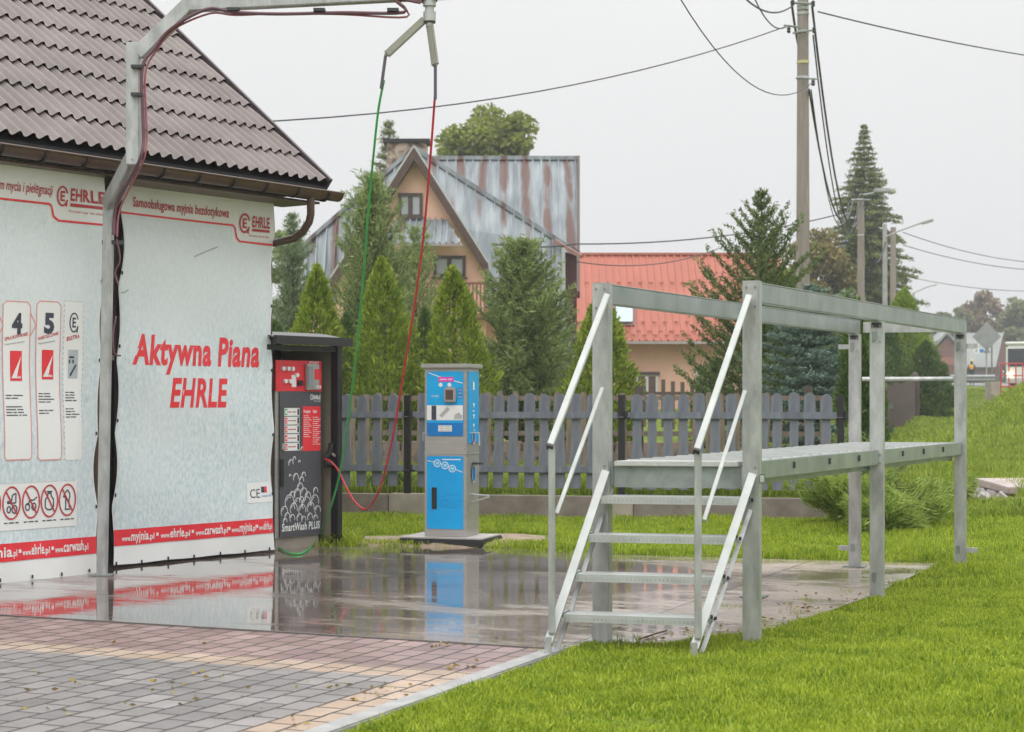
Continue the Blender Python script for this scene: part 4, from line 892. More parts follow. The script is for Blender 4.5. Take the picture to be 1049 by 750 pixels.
# older brown fence behind, and the stone edging
bf = thing('brown_picket_fence', (-5.3, 26.3, 0), R(-9), 'old weathered brown wooden picket fence standing behind the grey one', 'fence')
ca, sa = math.cos(R(-9)), math.sin(R(-9))
M_w3 = M_wood; w0 = None
L2 = 9.9
for k in range(50):
    x = k * .2; gx_, gy_ = -5.3 + x * ca, 26.3 + x * sa; gz = Hf(gx_, gy_)
    if w0 is None:
        b = MB(); b.prism([(-.045, 0), (.045, 0), (.045, 1.08), (.03, 1.13), (-.03, 1.13), (-.045, 1.08)], -.012, .012); w0 = b.build('picket', M_w3, bf); o = w0
    else: o = w0.copy(); C.objects.link(o)
    o.location = (x, 0, gz + .06 + rr.uniform(-.02, .02)); o.rotation_euler = (0, rr.uniform(-.03, .03), 0)
for z in (1.03, .52, .22):
    b = MB(); b.box(-.05, L2, .013, .055, .42 + z - .035, .42 + z + .035); b.build('rail', M_w3, bf)
for k in range(5):
    b = MB(); b.box(k * 2.4 - .05, k * 2.4 + .06, .056, .16, .3, 1.62); b.build('post', M_wood2, bf)
st = thing('stone_edging', (-5.4, 27.9, 0), R(-9), 'low rough stone edging in the garden behind the brown picket fence', 'edging')
for r_ in range(3):
    b = MB(); x = -.3 * (r_ % 2)
    while x < 8.2:
        w_ = rr.uniform(.3, .6); b.box(x, x + w_ - .02, -.12 + rr.uniform(0, .04), .12, .2 + r_ * .2, .385 + r_ * .2 + rr.uniform(-.01, .005)); x += w_
    b.build('stone_course', M_stone, st, bev=.02)
f2 = thing('garden_fence', (P(640, 400, 44).x, 44, 0), R(-3), 'small distant brown picket fence before the peach house wall', 'fence')
for k in range(24):
    if k == 0:
        b = MB(); b.box(-.05, .05, -.012, .012, 0, 1.2); w1 = b.build('picket', M_wood2, f2); o = w1
    else: o = w1.copy(); C.objects.link(o)
    o.location = (k * .24, 0, Hf(f2.location.x + k * .24, 44) + .24 - .002 * k + rr.uniform(-.03, .03))
for z in (.55, 1.05):
    b = MB(); b.box(-.1, 5.8, .013, .05, .3 + z - .04 + .24, .3 + z + .04 + .24); b.build('rail', M_wood2, f2)
for k in range(3):
    b = MB(); b.box(k * 2.6 + .05, k * 2.6 + .15, .051, .14, .1, 1.75); b.build('post', M_wood2, f2)
# dark board fence at right, running away
fa, fb = Vector((P(902, 0, 41).x, 41, 0)), Vector((P(937, 0, 57).x, 57, 0)); dd = fb - fa; n = 34
f3 = thing('board_fence', (fa.x, fa.y, 0), math.atan2(dd.y, dd.x), 'dark brown upright board fence running away beside the tall clipped thujas', 'fence')
for k in range(n + 1):
    p = fa + dd * k / n; g_ = Hf(p.x, p.y)
    b = MB(); b.box(-.15, .15, -.015, .015, 0, 1); o = b.build('board', M_wood2, f3) if k == 0 else bo.copy()
    if k == 0: bo = o
    else: C.objects.link(o)
    o.location = (dd.length * k / n, 0, g_ - .02); o.scale = (1, 1, 1.32 + rr.uniform(-.015, .03))
b = MB(); b.box(dd.length + .1, dd.length + .35, -.14, .14, .2, Hf(fb.x, fb.y) + 1.42); b.lathe([(.14, 0), (.1, .1), (.02, .16)], (dd.length + .22, 0, Hf(fb.x, fb.y) + 1.42), 10); b.build('end_post', M_wood2, f3)

# ------------------------------------------------------------------ galvanised platform with steps
LF, RF = Vector((.53, 10.3, 0)), Vector((1.385, 10.13, 0)); LV = Vector((2.39, 4.66, 0)); LU = LV.normalized(); WU = (RF - LF).normalized()
pt = thing('platform', LF, 0, 'long galvanised steel washing platform with four steps and handrails on the lawn edge', 'platform')
Ro = lambda p: Vector(p) - LF
AR = math.atan2(-.10, 1)       # how the sections are turned
DZ = 1.065; TZ = 2.1; pw = .095
def post(p, z0, z1, left, nm='post'):
    M = Matrix.Translation(Ro(p)) @ Matrix.Rotation(R(-19), 4, 'Z')
    b = MB(); h = pw / 2
    # channel section: web plus two returned flanges
    b.box(-h, h, -h, -h + .006, z0, z1, M); b.box(-h, -h + .006, -h + .006, h, z0, z1, M); b.box(h - .006, h, -h + .006, h, z0, z1, M)
    b.box(-h + .006, h - .006, h - .02, h - .014, z0, z1, M)
    s = -1 if left else 1
    o = b.build(nm, M_galv, pt, bev=.0015)
    b = MB(); b.box(-h * 1.02, h * 1.02, -h * 1.02, h * 1.02, z1 + .0005, z1 + .006, M); b.build('cap', M_galv_lt, o)
    for z in (z1 - .03, z1 - .14, DZ - .03, DZ - .09):
        for xx in (-.025, .025):
            b = MB(); v = M @ Vector((xx, -h - .001, z)); v2 = M @ Vector((xx, -h - .008, z)); b.tube([v, v2], .007, 6)
            if z > DZ + .2 or xx > 0: b.build('bolt', M_galv_dk, o)
    return o, M
def gz(p): return min(0, Hf(p.x, p.y)) - .02
tt = .507
RM = RF + LV * tt; LM = LF + LV * tt; RB = RF + LV; LB = LF + LV
for p, left in ((LF, 1), (RF, 0), (LM, 1), (RM, 0), (LB, 1), (RB, 0)):
    fr = p in (LF, RF)
    z1 = TZ if fr else TZ - .125
    o, M = post(p, 0.0, z1, left)
    b = MB(); b.box(-.09, .09, -.09, .09, .0045, .014, M); b.build('foot_plate', M_galv_dk, o)
    if not fr:
        for z in (z1 - .02, ):
            b = MB(); b.box(-.035, .035, -pw / 2 - .004, -pw / 2 - .0005, z - .02, z + .015, M); b.build('slot', M_bolt, o)
        for z in (z1 - .11, .16):
            b = MB(); b.box(-.03, .0, -pw / 2 - .012, -pw / 2 - .0005, z - .02, z + .04, M); b.build('clip', M_galv_dk, o)
    if not fr and (p is RB or p is LB):
        for z in (z1 - .10,) + ((.16,) if p is not RM else ()):
            s = 1 if not left else -1
            b = MB(); b.box(s * (pw / 2 + .001) if s > 0 else -pw / 2 - .09, s * (pw / 2 + .09) if s > 0 else -pw / 2 - .001, -.02, .02, z - .02, z + .02, M); b.build('bracket', M_galv, o)
# top rails
rb_ = TZ - .06
for a, extra in ((LF, .06), (RF, .10)):
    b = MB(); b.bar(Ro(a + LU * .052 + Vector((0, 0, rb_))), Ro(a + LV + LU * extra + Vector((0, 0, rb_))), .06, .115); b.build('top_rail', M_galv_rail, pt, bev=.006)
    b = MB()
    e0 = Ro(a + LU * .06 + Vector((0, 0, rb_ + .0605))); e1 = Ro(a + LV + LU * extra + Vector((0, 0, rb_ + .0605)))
    b.bar(e0, e1, .062, .004); b.build('rail_top_lit', M_galv_lt, pt)  # thin lighter strip: the brighter lit top painted into its colour
for z, r_ in ((rb_, None), (1.60, .018)):
    a, c = Ro(LB + Vector((0, 0, z)) + WU * .06), Ro(RB + Vector((0, 0, z)) - WU * .06)
    b = MB()
    if r_ is None: b.bar(a + LU * .03, c + LU * .03, .05, .09)
    else: b.tube([a, c], r_, 8)
    b.build('end_rail', M_galv, pt)
# deck
b = MB(); o1 = .075
dk = [Ro(LF - LU * .02 + WU * o1), Ro(RF - LU * .02 - WU * o1), Ro(RB - LU * .06 - WU * .055), Ro(LB - LU * .06 + WU * .055)]
b.slab([(p.x, p.y, DZ) for p in dk], .03, (0, 0, -1)); b.build('deck_plate', mat('deck_plate', (.50, .51, .49), rough=.55, metal=.15, var=.14, scale=3, bump=.5, bscale=60), pt, bev=.004)
for k in range(1, 26):
    a = dk[0].lerp(dk[3], k / 26); c = dk[1].lerp(dk[2], k / 26)
    b = MB(); b.bar((a.x, a.y, DZ + .003), (c.x, c.y, DZ + .003), .012, .005); b.build('deck_rib', M_galv_lt, pt)
for a, s in ((LF, 1), (RF, -1)):
    b = MB(); b.bar(Ro(a + WU * s * .057 + LU * .0 + Vector((0, 0, DZ - .0865))), Ro(a + LV + WU * s * .057 - LU * .06 + Vector((0, 0, DZ - .0865))), .012, .11); b.build('side_beam', M_galv_rail, pt)
    if s < 0:
        b = MB(); b.bar(Ro(a + WU * .002 + LU * .055 + Vector((0, 0, DZ - .05))), Ro(a + LV * tt - LU * .055 + Vector((0, 0, DZ - .05))), .05, .105); b.build('side_beam', M_galv_rail, pt, bev=.004)
        b = MB(); b.bar(Ro(a + WU * .002 + LV * tt + LU * .055 + Vector((0, 0, DZ - .05))), Ro(a + LV - LU * .055 + Vector((0, 0, DZ - .05))), .05, .105); b.build('side_beam', M_galv_rail, pt, bev=.004)
        for q_ in (.13, .27, .40, .62, .74, .86):
            v = Ro(a + LV * q_)
            b = MB(); M = Matrix.Translation(v) @ Matrix.Rotation(math.atan2(LU.y, LU.x), 4, 'Z')
            b.box(-.012, .012, -.036, -.026, DZ - .06, DZ - .02, M); b.build('clamp', M_bolt, pt)
b = MB(); b.bar(Ro(LF + WU * .06 + LU * .03 + Vector((0, 0, DZ - .095))), Ro(RF - WU * .06 + LU * .03 + Vector((0, 0, DZ - .095))), .03, .12); b.build('front_beam', M_galv_dk, pt)
b = MB(); b.bar(Ro(LB + WU * .06 - LU * .03 + Vector((0, 0, DZ - .095))), Ro(RB - WU * .06 - LU * .03 + Vector((0, 0, DZ - .095))), .03, .12); b.build('rear_beam', M_galv_dk, pt)
# stairs
FL, FR = G(563.5, 672), G(711, 678.5); FL = Vector((.20, 9.74, 0)); FR = Vector((.985, 9.52, 0))
TL, TR = LF + Vector((.015, -.06, 1.0)), RF + Vector((-.01, -.07, .99))
for a, c, s in ((FL, TL, 1), (FR, TR, -1)):
    d = (c - a).normalized()
    M_s = MB(); M_s.bar(Ro(a + Vector((0, 0, .07))) + d * .0, Ro(c), .046, .05, up=(0, -1, .6)); M_s.build('stringer', M_galv_lt, pt, bev=.002)
    off = Vector((.045, .11, -.0)) if s > 0 else Vector((.035, .10, -.02))
    M_s = MB(); M_s.bar(Ro(a + off + Vector((0, 0, -.0))), Ro(c + off * .9 + Vector((0, 0, -.10))), .026, .03, up=(0, -1, .6)); M_s.build('stringer_strut', M_galv, pt, bev=.002)
    M_s = MB(); v = Ro(a); M_s.box(v.x - .018, v.x + .018, v.y - .03, v.y + .015, -.0, .11); M_s.build('stair_foot', M_galv, pt, bev=.003)
    for k in range(1, 5):
        v = a + (c - a) * (.214 * k / 1.0) ; w_ = v + off
        b = MB(); b.bar(Ro(v + Vector((0, .01, .0))), Ro(w_ + Vector((0, 0, .01))), .02, .022); b.build('strut_link', M_galv_dk, pt)
        if s < 0:
            b = MB(); q_ = Ro(v + Vector((.02, -.0, .02))); b.tube([q_, q_ + Vector((.012, -.004, 0))], .011, 6); b.build('bolt', M_bolt, pt); b = MB(); q_ = Ro(w_ + Vector((.018, 0, .02))); b.tube([q_, q_ + Vector((.012, -.004, 0))], .011, 6); b.build('bolt', M_bolt, pt)
for k in range(1, 5):
    f = .214 * k
    a = FL + (TL - FL) * f; c = FR + (TR - FR) * f; a.z = c.z = f + .01
    ww = (c - a).normalized(); nn = Vector((-ww.y, ww.x, 0))
    b = MB(); pa, pc_ = a + ww * .02, c - ww * .02
    pa, pc_ = Ro(pa), Ro(pc_)
    b.slab([pa - nn * .02, pc_ - nn * .02, pc_ + nn * .16, pa + nn * .16], .006, (0, 0, -1)); b.slab([pa - nn * .02 + Vector((0, 0, -.0065)), pc_ - nn * .02 + Vector((0, 0, -.0065)), pc_ - nn * .014 + Vector((0, 0, -.0065)), pa - nn * .014 + Vector((0, 0, -.0065))], .036, (0, 0, -1))
    tr = b.build('tread', M_galv_lt, pt)
    b = MB(); n = 34
    for i in range(n):
        p = pa.lerp(pc_, (i + .5) / n) - nn * .0215; b.box(p.x - .004, p.x + .004, p.y - .0015, p.y + .001, p.z - .030, p.z - .016)
    b.build('tread_slots', M_galv, tr)
# stair handrails
for a, c, top, low, lowe, nm in ((FL, LF, P(622, 303, 10.2), P(563.5, 457, 9.72), (570, 527), 0), (FR, RF, P(767, 304, 10.05), P(713.5, 462, 9.5), (721, 534), 1)):
    b = MB(); b.bar(Ro(low), Ro(top), .035, .05, up=(0, -1, .6)); hr_ = b.build('handrail', M_galv_lt, pt, bev=.004)
    dv = (top - low).normalized(); b = MB(); b.bar(Ro(low - dv * .012), Ro(low - dv * .0005), .037, .052, up=(0, -1, .6)); b.build('end_cap', M_bolt, hr_)
    fx_ = .23; base = a + ((LF if nm == 0 else RF) + Vector((0, 0, 1)) - a) * .17
    b = MB(); u = Ro(low + dv * .03); z0 = .13 if nm == 0 else .13; b.box(u.x - .019, u.x + .019, u.y - .014, u.y + .014, z0, u.z - .02); b.build('handrail_post', M_galv, pt, bev=.003)
    lo = P(lowe[0], lowe[1], low.y + .03); up_ = P(617 if nm == 0 else 763, 398 if nm == 0 else 401, top.y - .02)
    b = MB(); b.bar(Ro(lo), Ro(up_), .022, .03, up=(0, -1, .6)); b.build('knee_rail', M_galv_lt, pt, bev=.003)
b = MB(); q_ = Ro(RF + Vector((.03, -.06, .97))); b.box(q_.x - .0, q_.x + .035, q_.y - .004, q_.y + .004, -.025 + q_.z, q_.z + .025); b.build('stair_lug', M_galv_lt, pt, bev=.004)

# concrete cover slab lying on the grass, and rubble
sp_ = Vector((5.92, 20.6, 0)); sp_.z = Hf(sp_.x, sp_.y)
sl = thing('concrete_slab', sp_, R(12), 'flat pale concrete slab lying in the grass at the right edge', 'slab')
b = MB(); M = Matrix.Rotation(R(5), 4, 'X'); b.box(-.34, .9, -.42, .42, .05, .13, M); b.build('slab', mat('pinkish_concrete', (.40, .33, .31), rough=.5, var=.25, scale=3, bump=.3), sl, bev=.012)
b = MB()
for k in range(70):
    x, y = 5.25 + rng.normal() * .33, 20.45 + rng.normal() * .28; s = rng.uniform(.015, .05); z = Hf(x, y) + .02
    M = Matrix.Translation((x, y, z)) @ Matrix.Rotation(rng.uniform(0, 6), 4, Vector((rng.normal(), rng.normal(), 1)).normalized())
    b.box(-s * 1.5, s * 1.5, -s, s, -s * .5, s * .7, M)
tag(b.build('rubble', mat('rubble_stone', (.24, .22, .21), rough=.9, c2=(.45, .43, .41), scale=2), bev=.006), 'scattered grey stones and rubble on bare soil beside the pale slab', 'rubble', kind='stuff')

# ------------------------------------------------------------------ vegetation
def cards(name, c, d, L, W, m, parent=None, droop=0):
    """leaf-shaped faces: centres c, directions d, lengths L, widths W"""
    c = np.asarray(c, float); d = np.asarray(d, float); n = len(c)
    d = d / (np.linalg.norm(d, axis=1, keepdims=True) + 1e-9)
    r = rng.normal(size=(n, 3)); s = np.cross(d, r); s /= (np.linalg.norm(s, axis=1, keepdims=True) + 1e-9)
    L = np.broadcast_to(np.asarray(L, float), (n,))[:, None]; W = np.broadcast_to(np.asarray(W, float), (n,))[:, None]
    a = c - d * L * .5; t = c + d * L * .5; mid = c - d * L * .05
    V = np.stack([a, mid + s * W * .5, t, mid - s * W * .5], 1).reshape(-1, 3)
    F = np.arange(n * 4, dtype=np.int32).reshape(-1, 4)
    return np_mesh(name, V, F, m, parent)
def unit(n):
    v = rng.normal(size=(n, 3)); return v / np.linalg.norm(v, axis=1, keepdims=True)
M_thuja = leafmat('thuja_leaf', (.10, .19, .018), (.44, .52, .07), trans=.4, ns=2.6)
M_thuja_b = leafmat('thuja_leaf_bright', (.11, .20, .015), (.38, .50, .05), trans=.35)
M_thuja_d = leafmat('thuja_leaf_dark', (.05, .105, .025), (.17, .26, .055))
M_pine = leafmat('pine_needle', (.11, .17, .055), (.38, .46, .16), trans=.35)
M_pine_b = leafmat('pine_needle_grey', (.10, .155, .08), (.31, .39, .20), trans=.35)
M_spruce = leafmat('blue_spruce_needle', (.07, .13, .10), (.26, .36, .28))
M_sprucev = leafmat('spruce_needle', (.06, .10, .03), (.21, .28, .08))
M_decid = leafmat('tree_leaf', (.10, .15, .02), (.36, .40, .07), trans=.4)
M_autumn = leafmat('autumn_leaf', (.13, .13, .04), (.34, .28, .10))
M_far = leafmat('far_leaf', (.12, .16, .07), (.32, .34, .16))
M_farbr = leafmat('far_brown_leaf', (.15, .12, .08), (.36, .28, .18))
M_larch = leafmat('larch_needle', (.08, .12, .04), (.29, .33, .12))
def trunk(parent, h, r0, r1=.02, z0=-.2, lean=0):
    b = MB(); n = 7; b.tube([(lean * (i / n) ** 2 + .02 * h * .05 * math.sin(i * 2.1), .01 * h * .1 * math.cos(i * 1.7), z0 + (h - z0) * i / n) for i in range(n + 1)], [r0 + (r1 - r0) * i / n for i in range(n + 1)], 8)
    return b.build('trunk', M_bark, parent, smooth=True)
def tree_root(name, px, Y, label, group=None, cat='tree'):
    x = (px - CX) / FPX * Y; return thing(name, (x, Y, Hf(x, Y)), 0, label, cat, group)
def ztop(py, Y, t): return EYE + (HY - py) / FPX * Y - t.location.z

def thuja(px, Y, py_top, wpx, label, m=M_thuja, n=15000, leaf=.085, group='clipped conical thujas', base=0.0, pw_=None):
    pw_ = pw_ or rng.uniform(.66, .95); t = tree_root('thuja', px, Y, label, group); t.rotation_euler = (R(rng.uniform(-1.5, 1.5)), R(rng.uniform(-2.5, 2.5)), 0); h = ztop(py_top, Y, t); Rm = wpx / 2 / FPX * Y
    ph = rng.uniform(0, 6, 8)
    z = h * (1 - (1 - rng.random(n)) ** .62 if False else rng.beta(1.15, 1.35, n)) ; z = h * rng.random(n) ** 1.25
    a = rng.uniform(0, 2 * np.pi, n); u = z / h
    prof = np.where(u < .25, .86 + .14 * u / .25, (1 - ((u - .25) / .75) ** 1.55)) ** pw_
    lob = 1 + .12 * np.sin(2 * a + ph[4] + 9 * u + 2 * np.sin(11 * u + ph[5])) + .10 * np.sin(3 * a + ph[0] + 5 * u) + .09 * np.sin(7 * a + ph[1] + 17 * u) + .07 * np.sin(13 * a + ph[2] - 31 * u) + .05 * np.sin(5 * a + 60 * u)
    q = 1 - np.abs(rng.normal(0, .17, n)); r = Rm * prof * lob * q + rng.normal(0, .02, n); r = np.where(rng.random(n) < .06, r * rng.uniform(1.03, 1.2, n), r)
    keep = (vnoise(a * Rm * 2.2, z * 1.6, 2.4, ph[6]) > -.62) | (q < .8); z, a, u, r = z[keep], a[keep], u[keep], r[keep]; n = len(z)
    c = np.stack([r * np.cos(a), r * np.sin(a), z + .02 * np.sin(9 * a)], 1)
    d = np.stack([np.cos(a) * .75, np.sin(a) * .75, np.full(n, 1.0)], 1) + rng.normal(0, .35, (n, 3))
    cards('crown', c, d, leaf * rng.uniform(.6, 1.5, n), leaf * .42 * rng.uniform(.7, 1.3, n), m, t)
    # loose tips
    trunk(t, h * .9, .06)
    return t

def conifer(name, px, Y, py_top, wpx, label, m, whorls=22, per=7, up=.35, droop=.0, dens=1.0, needle=.09, nw=.012, group=None, taper=.9, zb=.06, tuft=1.0, z_top_bare=0.0, twigs=True, lean=0):
    t = tree_root(name, px, Y, label, group); h = ztop(py_top, Y, t); Rm = wpx / 2 / FPX * Y
    tr = trunk(t, h, .018 * h + .02, .01, lean=lean)
    Cc = []; Dd = []; B = MB()
    for w_ in range(whorls):
        u = zb + (1 - zb) * (w_ / (whorls - 1)) ** .92; z0 = u * h
        ln = Rm * max(.02, (1 - u) ** taper) * 1.08 + .02
        k = per if u < .85 else max(3, per - 2)
        for j in range(k):
            a = 2 * math.pi * (j + rng.uniform(-.25, .25)) / k + w_ * .9; l = ln * rng.uniform(.5, 1.2)
            e = up * (1 + u * .9) - droop * (1 - u)
            npts = max(4, int(l / .12)); pts = []
            for i in range(npts + 1):
                s = i / npts; zz = z0 + l * (e * s + .22 * up * s * s - droop * .5 * s * s) 
                pts.append((l * s * math.cos(a) + lean * (u ** 2), l * s * math.sin(a), zz))
            B.tube(pts, [.006 * h / 4 * (1 - i / npts) + .004 for i in range(npts + 1)], 4, cap=False)
            P_ = np.array(pts); ax = P_[-1] - P_[0]; ax /= np.linalg.norm(ax)
            side = np.array([-math.sin(a), math.cos(a), 0])
            # main axis needles + side twigs
            segs = [(P_[0], P_[-1], 1.0)]
            if twigs:
                for i in range(1, npts + 1):
                    s = i / npts
                    if s < .15: continue
                    tl = (l * .42 * (1 - s * .75) + .08) * rng.uniform(.6, 1.1)
                    for sg in (-1, 1):
                        dv = ax * .75 + side * sg * rng.uniform(.5, .9) + np.array([0, 0, rng.uniform(-.1, .25) + up * .3 - droop * .5]); dv /= np.linalg.norm(dv)
                        segs.append((P_[i], P_[i] + dv * tl, .8))
            for p0, p1, wgt in segs:
                L_ = np.linalg.norm(p1 - p0); nn_ = int(max(3, L_ / needle * 9 * dens * wgt))
                s = rng.random(nn_) ** .8; q_ = p0 + (p1 - p0) * s[:, None] + rng.normal(0, needle * .22 * tuft, (nn_, 3))
                dv = (p1 - p0) / (L_ + 1e-9) * .9 + unit(nn_) * .8
                Cc.append(q_); Dd.append(dv)
    c = np.concatenate(Cc); d = np.concatenate(Dd)
    cards('crown', c, d, needle * rng.uniform(.7, 1.3, len(c)), nw * rng.uniform(.8, 1.3, len(c)), m, t)
    B.build('branches', M_bark, tr)
    return t

def broadleaf(name, px, Y, py_top, wpx, label, m, n=9000, leaf=.22, group=None, clumps=26, trunk_h=.35, flat=1.0, zlow=.25, spread=.36, gap=.55):
    t = tree_root(name, px, Y, label, group); h = ztop(py_top, Y, t); Rm = wpx / 2 / FPX * Y
    tr = trunk(t, h * .7, .02 * h + .03, .05)
    cz = h * (1 + zlow) / 2; rz = h * (1 - zlow) / 2; B = MB(); Cc = []; Dd = []
    u = unit(clumps); rad = rng.uniform(.45, .84, clumps)[:, None]
    cc = u * rad * np.array([Rm, Rm, rz * flat]) + np.array([0, 0, cz])
    cc = np.vstack([cc, [[0, 0, h - rz * spread * .9], [0, 0, cz]]])
    for i, p in enumerate(cc):
        r_ = spread * min(Rm, rz) * rng.uniform(.7, 1.25); k = int(n / len(cc) * (r_ / (spread * min(Rm, rz))) ** 2)
        v = unit(k) * (rng.random(k) ** gap)[:, None] * r_ * np.array([1.15, 1.15, .85]); v[:, 2] = np.maximum(v[:, 2], -r_ * .6)
        Cc.append(p + v); Dd.append(v / r_ + unit(k) * .9 + np.array([0, 0, -.2]))
        st_ = np.array([0, 0, h * trunk_h * rng.uniform(.6, 1.2)]); mid = (st_ + p) / 2 + np.array([0, 0, .05 * h]) * rng.uniform(-.5, .5)
        B.tube([st_, mid, p], [.012 * h, .007 * h, .002 * h], 5, cap=False)
    c = np.concatenate(Cc); d = np.concatenate(Dd)
    cards('crown', c, d, leaf * rng.uniform(.6, 1.3, len(c)), leaf * .6 * rng.uniform(.7, 1.2, len(c)), m, t)
    B.build('branches', M_bark, tr)
    return t

# bright thujas behind the fence
thuja(322, 28.5, 272, 76, 'bright green conical thuja above the dark cabinet shelter, leftmost of the thuja row', n=17000)
thuja(398, 28.5, 264, 82, 'bright green conical thuja between the green and red hanging hoses', n=18000)
thuja(471, 28.2, 274, 80, 'bright green conical thuja right behind the blue vacuum column', n=18000)
thuja(613, 28.8, 300, 78, 'slim green conical thuja behind the front left platform post', n=17000)
thuja(352, 31, 322, 60, 'small dark thuja filling the gap left of the red hose', m=M_thuja_d, n=9000)
thuja(438, 31, 318, 66, 'small dark thuja filling the gap left of the blue column', m=M_thuja_d, n=9000)
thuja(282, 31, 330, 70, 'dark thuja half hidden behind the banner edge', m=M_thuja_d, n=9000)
# pines
conifer('pine_tree', 382, 34, 184, 112, 'tall loose grey green pine before the left part of the peach gable house', M_pine, whorls=26, per=8, up=.7, needle=.15, nw=.022, dens=.95, taper=.6, zb=.1)
conifer('pine_tree', 300, 39, 224, 74, 'grey green pine behind the gutter end of the brown building', M_pine_b, whorls=20, per=7, up=.5, needle=.15, nw=.022, dens=.9, taper=.55, zb=.1)
conifer('pine_tree', 425, 38, 238, 90, 'grey green pine crossing the lower gable window of the peach house', M_pine, whorls=15, per=6, up=.7, needle=.15, nw=.022, dens=.75, taper=.55, zb=.15)
conifer('pine_tree', 535, 32, 252, 124, 'broad blue green pine between the peach gable house and the red roofed house', M_pine, whorls=25, per=9, up=.5, needle=.12, nw=.022, dens=1.1, taper=.55, zb=.05)
conifer('pine_tree', 572, 35, 318, 70, 'low dark pine at the corner of the rusty roofed house', M_pine_b, whorls=14, per=8, up=.4, needle=.12, nw=.015, dens=.9, taper=.6, zb=.05)
conifer('spruce_tree', 780, 31, 203, 196, 'tall open spruce with upswept branches before the red roofed house', M_sprucev, whorls=18, per=7, up=.6, droop=.0, needle=.10, nw=.022, dens=.85, taper=.85, zb=.1, lean=-.0)
conifer('blue_spruce', 830, 27.5, 296, 150, 'bluish dense spruce behind the right part of the grey fence', M_spruce, whorls=17, per=10, up=.22, droop=.1, needle=.075, nw=.017, dens=1.2, taper=.6, zb=.05)
conifer('spruce_tree', 733, 33, 372, 70, 'small spruce low against the peach house wall', M_sprucev, whorls=10, per=8, up=.3, needle=.1, nw=.018, taper=.6)
# right side thujas and shrubs
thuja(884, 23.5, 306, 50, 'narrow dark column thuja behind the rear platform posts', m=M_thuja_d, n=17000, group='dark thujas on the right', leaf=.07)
thuja(925, 61, 296, 66, 'tall bright topped thuja beside the brown board fence', m=M_thuja_b, n=14000, group='dark thujas on the right', leaf=.12)
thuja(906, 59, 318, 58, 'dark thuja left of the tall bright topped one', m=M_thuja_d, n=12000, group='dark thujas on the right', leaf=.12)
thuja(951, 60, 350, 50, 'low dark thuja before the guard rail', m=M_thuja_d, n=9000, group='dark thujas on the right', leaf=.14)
def shrub(px, Y, w, h, label, m, n=9000, leaf=.13, lw=.013, name='juniper_shrub', z=0):
    t = tree_root(name, px, Y, label, cat='shrub')
    Cc = []; Dd = []; B = MB()
    for i in range(34):
        a = rng.uniform(0, 2 * np.pi); l = rng.uniform(.5, 1) * w; e = rng.uniform(.15, 1) * h
        p = [np.array([0, 0, 0.]), np.array([l * .5 * math.cos(a), l * .5 * math.sin(a), e * .75]), np.array([l * math.cos(a), l * math.sin(a), e])]
        B.tube(p, [.01, .007, .003], 4, cap=False)
        k = n // 34; s = rng.random(k) ** .7
        q_ = np.where(s[:, None] < .5, p[0] + (p[1] - p[0]) * (s[:, None] * 2), p[1] + (p[2] - p[1]) * (s[:, None] * 2 - 1)) + rng.normal(0, .035, (k, 3))
        q_[:, 2] = np.maximum(q_[:, 2], .02)
        Cc.append(q_); Dd.append((p[2] - p[0]) / np.linalg.norm(p[2] - p[0]) + unit(k) * .7)
    c = np.concatenate(Cc); d = np.concatenate(Dd)
    cards('foliage', c, d, leaf * rng.uniform(.5, 1.2, len(c)), lw, m, t); B.build('stems', M_bark, t)
    return t
M_jun = leafmat('juniper_needle', (.16, .25, .03), (.46, .56, .15), trans=.4)
M_tall = leafmat('tall_grass_leaf', (.12, .20, .02), (.34, .42, .08))
shrub(868, 18.6, .62, .62, 'wispy low juniper spilling over the end of the low concrete wall', M_jun)
shrub(905, 17.9, .5, .35, 'low juniper behind the middle platform post', M_jun, 5000)
shrub(930, 18.3, .62, .48, 'feathery juniper left of the rear right platform post', M_jun, 6000)
shrub(965, 19.8, .45, .25, 'low weedy clump left of the rubble', M_tall, 3000, lw=.014)
shrub(885, 20.4, .6, .85, 'dark juniper before the narrow column thuja', M_pine, 6000)

# background trees
broadleaf('deciduous_tree', 500, 88, 100, 142, 'big leafy green tree rising behind the rusty metal roof', M_decid, n=30000, leaf=.34, clumps=95, zlow=.42, spread=.24)
conifer('larch_tree', 398, 80, 128, 60, 'thin open tree beside the stone chimney', M_larch, whorls=20, per=7, up=.1, needle=.35, nw=.05, dens=.55, taper=.5, zb=.4)
broadleaf('deciduous_tree', 296, 70, 225, 50, 'dull green tree behind the gutter end', M_pine, n=6000, leaf=.25, clumps=16)
conifer('larch_tree', 885, 92, 130, 150, 'very tall narrow larch on the right behind the utility poles', M_larch, whorls=44, per=8, up=.05, droop=.25, needle=.22, nw=.06, dens=.62, taper=.85, zb=.06)
broadleaf('deciduous_tree', 842, 90, 224, 92, 'mixed green and rusty tree behind the main utility pole', M_autumn, n=16000, leaf=.26, clumps=34, zlow=.2, spread=.33)
broadleaf('deciduous_tree', 898, 96, 246, 76, 'dull green tree under the tall larch', M_larch, n=12000, leaf=.26, clumps=30, zlow=.1, spread=.34)
broadleaf('deciduous_tree', 800, 60, 262, 70, 'low green tree behind the open spruce', M_decid, n=9000, leaf=.24, clumps=22, zlow=.1)
broadleaf('deciduous_tree', 868, 76, 290, 90, 'low green bushy tree above the blue spruce', M_pine_b, n=12000, leaf=.2, clumps=28, zlow=.05)
FG = 'hazy trees on the far right'
